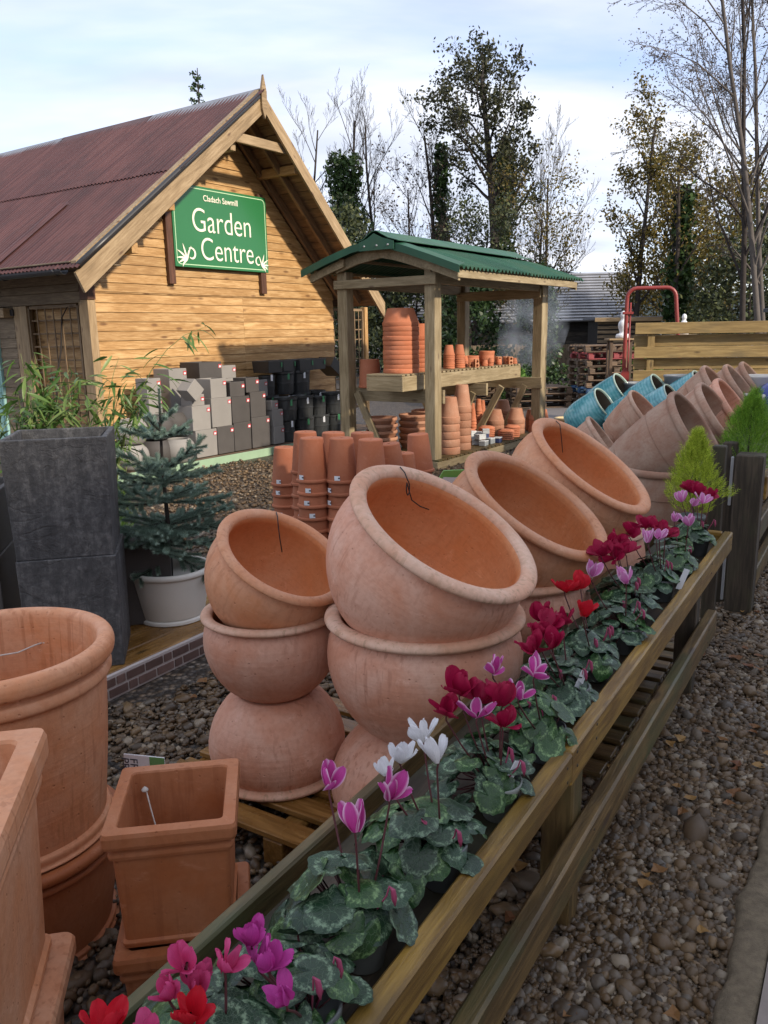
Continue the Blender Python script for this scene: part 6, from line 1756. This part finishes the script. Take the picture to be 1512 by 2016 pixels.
# ---------------------------------------------------------------- trees, barn, hill
def grow(base, h, seed, r0=.16, levels=4, spread=.55, nb=(9, 7, 6, 5), up=.35, crown0=.3, lean=(0, 0), droop=0.0, wig=.12, ratio=.5):
    rr = random.Random(seed)
    big, fine, tips = [], [], []
    def seg(p, d, L, r, lev):
        n = 6 if lev == 0 else (4 if lev < 3 else 3)
        pts = [p]; rad = [r]; dd = d.copy(); q = p.copy()
        for k in range(n):
            wg = wig * (.28 if lev == 0 else 1)
            dd = (dd + Vector((rr.gauss(0, wg), rr.gauss(0, wg), rr.gauss(0, wg) * .6)) + Vector((0, 0, (up * .15 if lev else (.06 if abs(lean[0]) < .1 else -.004)) - droop * (k / n) * (lev > 0)))).normalized()
            q = q + dd * (L / n); pts.append(q.copy()); rad.append(r * (1 - (.72 if lev == 0 else .8) * (k + 1) / n))
        sides = 7 if lev == 0 else (5 if lev == 1 else 3)
        (big if lev < 2 else fine).append(tube_geo(pts, rad, sides, cap=False))
        if lev >= levels: tips.append(pts[-1]); return
        m = nb[lev]
        for k in range(m):
            t = (crown0 if lev == 0 else .25) + (1 - (crown0 if lev == 0 else .25)) * (k + rr.random() * .8) / m
            i = min(n - 1, int(t * n)); f_ = t * n - i
            b = pts[i].lerp(pts[i + 1], min(1, f_)); ax = (pts[i + 1] - pts[i]).normalized()
            az = rr.uniform(0, 6.28); ref = Vector((0, 0, 1)) if abs(ax.z) < .95 else Vector((1, 0, 0))
            a1 = ax.cross(ref).normalized(); a2 = ax.cross(a1)
            s = spread * rr.uniform(.7, 1.3)
            nd = (ax * math.cos(s) + (a1 * math.cos(az) + a2 * math.sin(az)) * math.sin(s) + Vector((0, 0, up * .4))).normalized()
            l = L * ratio * rr.uniform(.7, 1.15) * (1 - .45 * t if lev == 0 else 1 - .3 * t)
            rn = max(.006, r * (1 - .75 * t) * .5)
            tips.append(b)
            seg(b, nd, l, rn, lev + 1)
    seg(Vector(base), Vector((lean[0], lean[1], 1)).normalized(), h, r0, 0)
    return big, fine, tips
def leaves(pts, n, size, jit, mat, seed, name='leaves', flat=.0):
    if not len(pts): return None
    g_ = np.random.default_rng(seed); P = np.array([tuple(p) for p in pts])
    c = P[g_.integers(0, len(P), n)] + g_.normal(0, jit, (n, 3))
    d = g_.normal(size=(n, 3)); d /= np.linalg.norm(d, axis=1)[:, None]
    e = np.cross(d, g_.normal(size=(n, 3))); e /= np.linalg.norm(e, axis=1)[:, None]
    s = (size * g_.uniform(.6, 1.3, n))[:, None]
    V = np.stack([c - d * s, c + e * s * .55, c + d * s, c - e * s * .55], 1).reshape(-1, 3)
    me = mesh_np(name, V, np.arange(4 * n).reshape(n, 4)); me.materials.append(mat); return me
def tree(name, label, pos, h, seed, bark='bark', leafn=0, leafsize=.1, leafmat='treeleaf', jit=.35, ivy=0, ivy_h=0.0, ivy_r=.5, group=None, zmin=None, clump=0, **kw):
    t = empty(name, pos, 0); tag(t, label, 'tree', group)
    big, fine, tips = grow((0, 0, 0), h, seed, **kw)
    V, F = join(big); me = mesh('trunk', V, F, smooth=True); me.materials.append(MT[bark]); link('trunk', me, t)
    if fine:
        V, F = join(fine); me = mesh('twigs', V, F, smooth=True); me.materials.append(MT[bark]); tag(link('twigs', me, t), kind='stuff')
    if leafn:
        pts = [p for p in tips if zmin is None or p.z > zmin]
        rc = random.Random(seed + 77)
        if clump: pts = rc.sample(pts, min(len(pts), max(20, int(leafn / clump))))
        link('crown', leaves(pts, leafn, leafsize, jit, MT[leafmat], seed), t)
    if ivy:
        rr = np.random.default_rng(seed + 5); z = rr.uniform(0, ivy_h, ivy) ; a = rr.uniform(0, 6.28, ivy)
        r = ivy_r * (1.05 - .75 * (z / ivy_h)) * rr.uniform(.3, 1.15, ivy) * (1 + .25 * np.sin(z * 2.1 + seed))
        P = np.c_[r * np.cos(a), r * np.sin(a), z]
        link('ivy', leaves(P, ivy, .11, .1, MT['ivy'], seed + 9, 'ivy'), t)
    return t
B4 = dict(levels=4, nb=(13, 7, 6, 4))
# bare trees above the gable
tree('bare_tree', 'bare slender tree rising behind the roof slope, first of three', (-3.5, 38.5, 0), 10.6, 3, r0=.12, spread=.55, up=.55, crown0=.25, ratio=.40, **B4)
tree('ivied_tree', 'bare topped tree with a thick ivy sleeve behind the building', (-1.5, 38, 0), 11.0, 8, r0=.15, spread=.55, up=.55, crown0=.35, ratio=.40, ivy=9000, ivy_h=9.3, ivy_r=1.7, **B4)
tree('bare_tree', 'bare slender tree to the right of the ivy sleeved one', (.1, 38.3, 0), 10.8, 12, r0=.12, spread=.55, up=.55, crown0=.25, ratio=.42, **B4)
tree('bare_tree', 'low tangle of bare branches behind the shelter roof', (1.2, 35, 0), 7.4, 21, r0=.10, spread=.7, up=.35, crown0=.15, ratio=.55, leafn=1200, leafsize=.06, leafmat='thinleaf', jit=.2, **B4)
tree('ivied_tree', 'narrow ivy column with bare twigs left of the tall leafy tree', (2.65, 36, 0), 9.6, 17, r0=.15, spread=.6, up=.35, crown0=.3, ratio=.38, ivy=4200, ivy_h=9.2, ivy_r=.6, **B4)
# the tall leafy tree
tree('alder_tree', 'tall dark leafed tree with an ivied trunk standing highest behind the shelter', (5.0, 34, 0), 11.3, 5, r0=.27, levels=4, nb=(22, 7, 5, 4), spread=.95, up=.2, crown0=.45, ratio=.38, leafn=8500, leafsize=.078, leafmat='treeleaf', jit=.17, clump=20, ivy=4600, ivy_h=9.0, ivy_r=.52, zmin=6.4)
tree('bare_tree', 'bare tree with upswept branches right of the tall leafy tree', (6.55, 33, 0), 7.4, 9, r0=.10, spread=.55, up=.6, crown0=.15, ratio=.5, **B4)
tree('autumn_shrub', 'low yellow brown thinly leafed tree behind the shelter eave', (5.9, 31, 0), 5.6, 14, r0=.10, spread=.75, up=.25, crown0=.12, ratio=.62, leafn=4200, leafsize=.055, leafmat='autumnleaf', jit=.22, levels=3, nb=(11, 7, 6))
tree('autumn_shrub', 'olive leafed tree left of the barn roof', (3.4, 30, 0), 5.0, 24, r0=.10, spread=.8, up=.2, crown0=.1, ratio=.62, leafn=5600, leafsize=.065, leafmat='shrub', jit=.25, levels=3, nb=(11, 7, 6))
tree('autumn_tree', 'slender autumn tree with brown gold leaves above the barn', (8.0, 26, 0), 7.9, 31, r0=.11, levels=4, nb=(16, 6, 5, 4), spread=.6, up=.35, crown0=.18, ratio=.30, leafn=4200, leafsize=.055, leafmat='autumnleaf', jit=.14, clump=14)
tree('ivied_tree', 'short ivy covered trunk in front of the autumn tree', (9.0, 25, 0), 6.4, 33, r0=.12, spread=.6, up=.3, crown0=.3, ratio=.35, leafn=1500, leafsize=.06, leafmat='autumnleaf', jit=.25, ivy=3400, ivy_h=5.6, ivy_r=.40, levels=3, nb=(10, 6, 5))
tree('autumn_tree', 'gold leafed tree between the ivied trunk and the birch', (10.1, 27, 0), 6.4, 35, r0=.10, levels=4, nb=(12, 6, 5, 3), spread=.7, up=.25, crown0=.12, ratio=.42, leafn=6500, leafsize=.06, leafmat='autumnleaf', jit=.2, clump=16)
# birch with drooping twigs
BR = dict(levels=5, nb=(17, 7, 6, 5, 3), up=.12, droop=.20, crown0=.22)
tree('birch_tree', 'tall birch with fine drooping bare twigs leaning over the yard', (9.35, 19.5, 0), 11.0, 41, bark='bark_pale', r0=.082, spread=.5, ratio=.40, lean=(-.22, 0), leafn=5200, leafsize=.026, leafmat='thinleaf', jit=.15, **BR)
tree('birch_tree', 'second birch stem with fine twigs beside the leaning birch', (9.75, 20.4, 0), 11.0, 47, bark='bark_pale', r0=.072, spread=.45, ratio=.36, lean=(-.11, .03), leafn=4500, leafsize=.026, leafmat='thinleaf', jit=.15, **BR)
tree('birch_tree', 'thin third birch stem leaning out from the birch clump', (8.95, 20.0, 0), 11.5, 43, r0=.08, spread=.5, ratio=.40, lean=(-.14, 0), leafn=3000, leafsize=.026, leafmat='thinleaf', jit=.15, **BR)
# evergreen undergrowth
def bush(pos, h, r, seed, label, mat='shrub', n=5200, size=.10, cat='shrub', group=None, name='evergreen_shrub'):
    b = empty(name, pos, 0); tag(b, label, cat, group)
    g_ = np.random.default_rng(seed); m = 70
    # clumps of leaves on the shell and inside
    a = g_.uniform(0, 6.28, m); u_ = g_.uniform(0.02, 1, m); q = g_.uniform(.35, 1, m) ** .5
    rad = r * np.sqrt(np.maximum(.12, 1 - (u_ * 1.02) ** 2.4)) * q
    P = np.c_[rad * np.cos(a), rad * np.sin(a), u_ * h]
    big, fine, tips = grow((0, 0, 0), h * .9, seed, r0=.07, levels=2, nb=(8, 5), spread=.8, up=.3, crown0=.1, ratio=.6)
    V, F = join(big + fine); me = mesh('trunk', V, F, smooth=True); me.materials.append(MT['bark']); link('trunk', me, b)
    link('crown', leaves(P, n, size, r * .14, MT[mat], seed), b)
    return b
bush((-.9, 33, 0), 6.2, 2.1, 61, 'dense dark bush under the ivy sleeved tree')
bush((1.3, 31, 0), 4.4, 2.0, 62, 'dense dark bush seen through the shelter behind the shelf', n=6000)
bush((2.7, 24.5, 0), 3.0, 1.1, 63, 'green leaved bush beside the smoke behind the shelter', 'ivy', 4000, .08)
bush((4.55, 24, 0), 3.4, .65, 64, 'narrow dark green shrub before the barn wall', 'ivy', 3600, .07)
bush((10.6, 23.5, 0), 4.0, 2.0, 65, 'broad dark evergreen behind the slatted fence', n=9000, size=.07)
bush((13.6, 26, 0), 6.0, 2.6, 66, 'tall dark evergreen behind the birches', n=9000, size=.07)
bush((12.2, 29, 0), 6.6, 2.6, 67, 'brown green tree crown rising behind the dark evergreen', 'autumnleaf', 9000, .07)
bush((10.6, 30, 0), 5.6, 2.0, 81, 'brown olive tree crown behind the gold leafed tree', 'autumnleaf', 6000, .07)
bush((15.5, 33, 0), 7.0, 3.2, 69, 'olive tree crown at the edge of the wood', 'shrub', 7000)
bush((-5.0, 32, 0), 5.0, 2.5, 70, 'dark bush hidden behind the building', n=3500)
for k, (x, y, h, r, s) in enumerate(((3.1, 19.2, .75, .45, 71), (6.0, 19.4, 1.25, .45, 72), (6.4, 18.6, .7, .4, 73))):
    bush((x, y, 0), h, r, s, ['low bright green shrub left of the pallet stack', 'bright green leafy shrub right of the pallet stack', 'small bright green shrub by the foot of the red frame'][k], 'hedge', 1500, .05)
hd = empty('hedge', (4.6, 21.0, 0), R(-4)); tag(hd, 'clipped dark green hedge behind the pallets', 'hedge')
P = np.c_[npr.uniform(-2.6, 2.6, 900), npr.uniform(-.25, .25, 900), npr.uniform(.02, .75, 900)]
link('foliage', leaves(P, 5200, .05, .04, MT['ivy'], 77, 'foliage'), hd)
# spruce tip above the ridge
stp = empty('spruce_tree', (-6.35, 31, 0), 0); tag(stp, 'spruce whose thin tip shows above the maroon roof', 'tree')
tube('trunk', [(0, 0, 0), (0, 0, 6), (.05, 0, 11.6)], [.18, .11, .015], MT['bark'], stp, 7)
gg = []
for k in range(60):
    z = 5 + 6.5 * k / 60; L = .12 + (11.55 - z) * .17; a = k * 2.4
    gg.append(tube_geo([Vector((0, 0, z)), Vector((math.cos(a) * L, math.sin(a) * L, z + .25 * L))], [.03, .012], 4))
V, F = join(gg); me = mesh('limbs', V, F); me.materials.append(MT['bark']); link('limbs', me, stp)
P = []
for k in range(60):
    z = 5 + 6.5 * k / 60; L = .12 + (11.55 - z) * .17; a = k * 2.4
    for t in np.linspace(.3, 1, 6): P.append((math.cos(a) * L * t, math.sin(a) * L * t, z + .25 * L * t))
link('crown', leaves(P, 2400, .05, .04, MT['ivy'], 80), stp); stp.location.z = -.75

# dark barn with a ribbed grey roof
brn = empty('barn', (6.1, 33.0, 0), R(-2)); tag(brn, 'long low dark boarded barn with a ribbed grey roof', 'building')
x0, x1 = -6.2, 4.25
box('wall_core', x0 + .3, x1 - .25, .05, 5.0, 0, 2.05, MT['barn'], brn)
for k in range(12): box('wall_board', x0 + .25, x1 - .2, -.0, .03, .02 + k * .17, .18 + k * .17, MT['barn'], brn, bev=.004, jit=.0006)
box('window', -.35, .25, -.03, -.005, .95, 1.35, plain('dull_glass', (.03, .04, .05), .2, .6), brn)
rfb = empty('roof', (0, 0, 0), 0, brn)
nC = 17; ry0, rz0, ry1, rz1 = -.45, 1.95, 2.5, 3.98
for k in range(nC):
    ya, yb = ry0 + (ry1 - ry0) * k / nC, ry0 + (ry1 - ry0) * (k + .66) / nC
    za, zb = rz0 + (rz1 - rz0) * k / nC, rz0 + (rz1 - rz0) * (k + .66) / nC
    beam('roof_course', (x0, (ya + yb) / 2, (za + zb) / 2 + .02), (x1, (ya + yb) / 2, (za + zb) / 2 + .02), math.hypot(yb - ya, zb - za), .05, MT['barnroof'], rfb, up=(0, -(zb - za) * .75, (yb - ya)), bev=.006)
beam('roof_deck', (x0 + .02, (ry0 + ry1) / 2, (rz0 + rz1) / 2 - .02), (x1 - .02, (ry0 + ry1) / 2, (rz0 + rz1) / 2 - .02), math.hypot(ry1 - ry0, rz1 - rz0), .03, MT['barn'], rfb, up=(0, -(rz1 - rz0), ry1 - ry0))
V = [(x0, ry1, rz1), (x1, ry1, rz1), (x1, 5.6, 1.9), (x0, 5.6, 1.9), (x0, ry1, rz1 - .06), (x1, ry1, rz1 - .06), (x1, 5.6, 1.84), (x0, 5.6, 1.84)]
me = mesh('far_slope', V, [(0, 1, 2, 3), (7, 6, 5, 4), (0, 4, 5, 1), (1, 5, 6, 2), (2, 6, 7, 3), (3, 7, 4, 0)]); me.materials.append(MT['barnroof']); link('back_slope', me, rfb)
V = [(x1 - .26, -.0, 2.0), (x1 - .26, 5.0, 2.0), (x1 - .26, 2.5, 3.9)]
me = mesh('gable', V + [(x - .05, y, z) for x, y, z in V], [(0, 1, 2), (5, 4, 3), (0, 3, 4, 1), (1, 4, 5, 2), (2, 5, 3, 0)]); me.materials.append(MT['barn']); link('gable', me, brn)
beam('barge_board', (x1 + .03, ry0 - .03, rz0), (x1 + .03, ry1, rz1 + .05), .04, .16, MT['trim'], brn); beam('barge_board', (x1 + .03, 5.6, 1.9), (x1 + .03, ry1, rz1 + .05), .04, .16, MT['trim'], brn)
# pale boarded fence and grey lean-to before the barn
pf = empty('board_fence', (4.2, 27.5, 0), R(-3)); tag(pf, 'pale vertical board fence before the barn', 'fence')
k = -2.6
while k < 4.4: box('board', k, k + .12, -.012, .012, .05, 1.18 + rnd.gauss(0, .015), MT['siding_grey'], pf, bev=.003); k += .135
box('rail', -2.6, 4.4, .014, .05, .3, .38, MT['siding_grey'], pf); box('rail', -2.6, 4.4, .014, .05, .9, .98, MT['siding_grey'], pf)
lt = empty('lean_to', (7.35, 25.5, 0), R(-3)); tag(lt, 'grey slatted lean to left of the red hoop', 'shed')
box('wall_core', -.6, 1.3, .05, 1.6, 0, 1.9, MT['barn'], lt)
for k in range(13): box('slat', -.62, 1.32, .0, .03, .1 + k * .14, .19 + k * .14, MT['siding_grey'], lt)
box('roof', -.75, 1.45, -.2, 1.8, 1.93, 2.0, MT['lead'], lt); box('eaves_board', -.76, 1.46, -.24, -.205, 1.86, 1.98, MT['trim'], lt)
# distant hill
V, F = [], []
N = 80
for i in range(N):
    x = -700 + 1500 * i / (N - 1)
    hgt = 17 + 6 * math.sin(x * .013 + 1.0) + 4 * math.sin(x * .031) + 2 * math.sin(x * .09)
    if x < 0: hgt += -x * .005
    V += [(x, 330, -2), (x, 335, hgt * .55), (x, 360, hgt), (x, 460, hgt * .8)]
for i in range(N - 1):
    for k in range(3): F.append((i * 4 + k, (i + 1) * 4 + k, (i + 1) * 4 + k + 1, i * 4 + k + 1))
me = mesh('hill', V, F, smooth=True); me.materials.append(MT['hillm']); tag(link('hill', me), kind='structure')
# added shed-shaped sun blocker, out of view, sized to shade the foreground
sm = empty('sun_blocker', (0, 0, 0), 0)
sdir = Vector((sd.x, sd.y, 0)).normalized(); wd = Vector((-sdir.y, sdir.x, 0))
if wd.y < 0: wd = -wd
c0 = sdir * 10.5
sm.location = c0; sm.rotation_euler = (0, 0, math.atan2(wd.y, wd.x)); tag(sm, 'tall boarded sun blocker added out of view across the path', 'building')
SMW = 10.6
box('wall_core', -7.5, SMW, -7, -.02, 0, 7.5, MT['barn'], sm)
k = 0
for k in range(37): box('wall_board', -7.52, SMW + .02, .0, .03, .02 + k * .2, .19 + k * .2, MT['siding_grey'], sm)
V = [(-8.0, .4, 7.4), (SMW + .35, .4, 7.4), (SMW + .35, -3.5, 10.2), (-8.0, -3.5, 10.2), (SMW + .35, -7.4, 7.4), (-8.0, -7.4, 7.4)]
me = mesh('roof', V + [(x, y, z - .1) for x, y, z in V], [(0, 1, 2, 3), (3, 2, 4, 5), (9, 8, 7, 6), (11, 10, 8, 9), (0, 6, 7, 1), (5, 4, 10, 11), (1, 7, 8, 2), (2, 8, 10, 4), (0, 3, 9, 6), (3, 5, 11, 9)]); me.materials.append(MT['barnroof']); fix_normals(me); link('roof', me, sm)
me = mesh('gable', [(SMW, -.02, 7.5), (SMW, -6.98, 7.5), (SMW, -3.5, 10.0), (SMW - .1, -.02, 7.5), (SMW - .1, -6.98, 7.5), (SMW - .1, -3.5, 10.0)], [(0, 1, 2), (5, 4, 3), (0, 3, 4, 1), (1, 4, 5, 2), (2, 5, 3, 0)]); me.materials.append(MT['siding_grey']); fix_normals(me); link('gable', me, sm)
# fallen leaves on the gravel
V, F = [], []
for k in range(110):
    p = FW(rnd.uniform(1.1, 5.5), rnd.uniform(.2, .85)) if k < 80 else Vector((rnd.uniform(-1.2, .2), rnd.uniform(2.6, 5.5), 0))
    a = rnd.uniform(0, 6.28); s = rnd.uniform(.015, .034); o = len(V); tl = rnd.uniform(-.25, .25)
    for j in range(7):
        b = a + 2 * math.pi * j / 7; r = s * (1.0 if j % 2 else .62) * rnd.uniform(.8, 1.2)
        V.append((p.x + r * math.cos(b), p.y + r * math.sin(b), .034 + tl * r * math.cos(b - a) + rnd.uniform(0, .006)))
    V.append((p.x, p.y, .03)); F += [(o + j, o + (j + 1) % 7, o + 7) for j in range(7)]
me = mesh('fallen_leaves', V, F); me.materials.append(MT['fallen']); tag(link('fallen_leaves', me), 'scattered orange and brown fallen leaves on the gravel', kind='stuff')
# bonfire smoke drifting behind the shelter
def smoke():
    V = lathe('smoke', smooth_prof([(0, 0), (.5, .1), (.75, .8), (.9, 1.6), (.8, 2.4), (.4, 3.0), (0, 3.1)], 3), 20)
    m = bpy.data.materials.new('smoke'); m.use_nodes = True; nt = m.node_tree; nt.nodes.clear()
    out = nt.nodes.new('ShaderNodeOutputMaterial'); pv_ = nt.nodes.new('ShaderNodeVolumePrincipled')
    tc = nt.nodes.new('ShaderNodeTexCoord'); nz = nt.nodes.new('ShaderNodeTexNoise'); nz.inputs['Scale'].default_value = 1.6; nz.inputs['Detail'].default_value = 3; nz.inputs['Distortion'].default_value = .8
    nt.links.new(tc.outputs['Object'], nz.inputs['Vector'])
    rp = nt.nodes.new('ShaderNodeValToRGB'); rp.color_ramp.elements[0].position = .42; rp.color_ramp.elements[0].color = (0, 0, 0, 1); rp.color_ramp.elements[1].position = .75; rp.color_ramp.elements[1].color = (1, 1, 1, 1)
    nt.links.new(nz.outputs['Fac'], rp.inputs[0])
    ml = nt.nodes.new('ShaderNodeMath'); ml.operation = 'MULTIPLY'; ml.inputs[1].default_value = .8
    nt.links.new(rp.outputs[0], ml.inputs[0]); nt.links.new(ml.outputs[0], pv_.inputs['Density']); pv_.inputs['Color'].default_value = (.75, .82, .92, 1)
    nt.links.new(pv_.outputs[0], out.inputs['Volume'])
    V.materials.append(m)
    tag(link('smoke', V, None, TRS((3.55, 21.5, .1), (.12, .25, 0), (1.0, .7, 1.0))), 'thin blue smoke drifting behind the shelter', kind='stuff')
smoke()
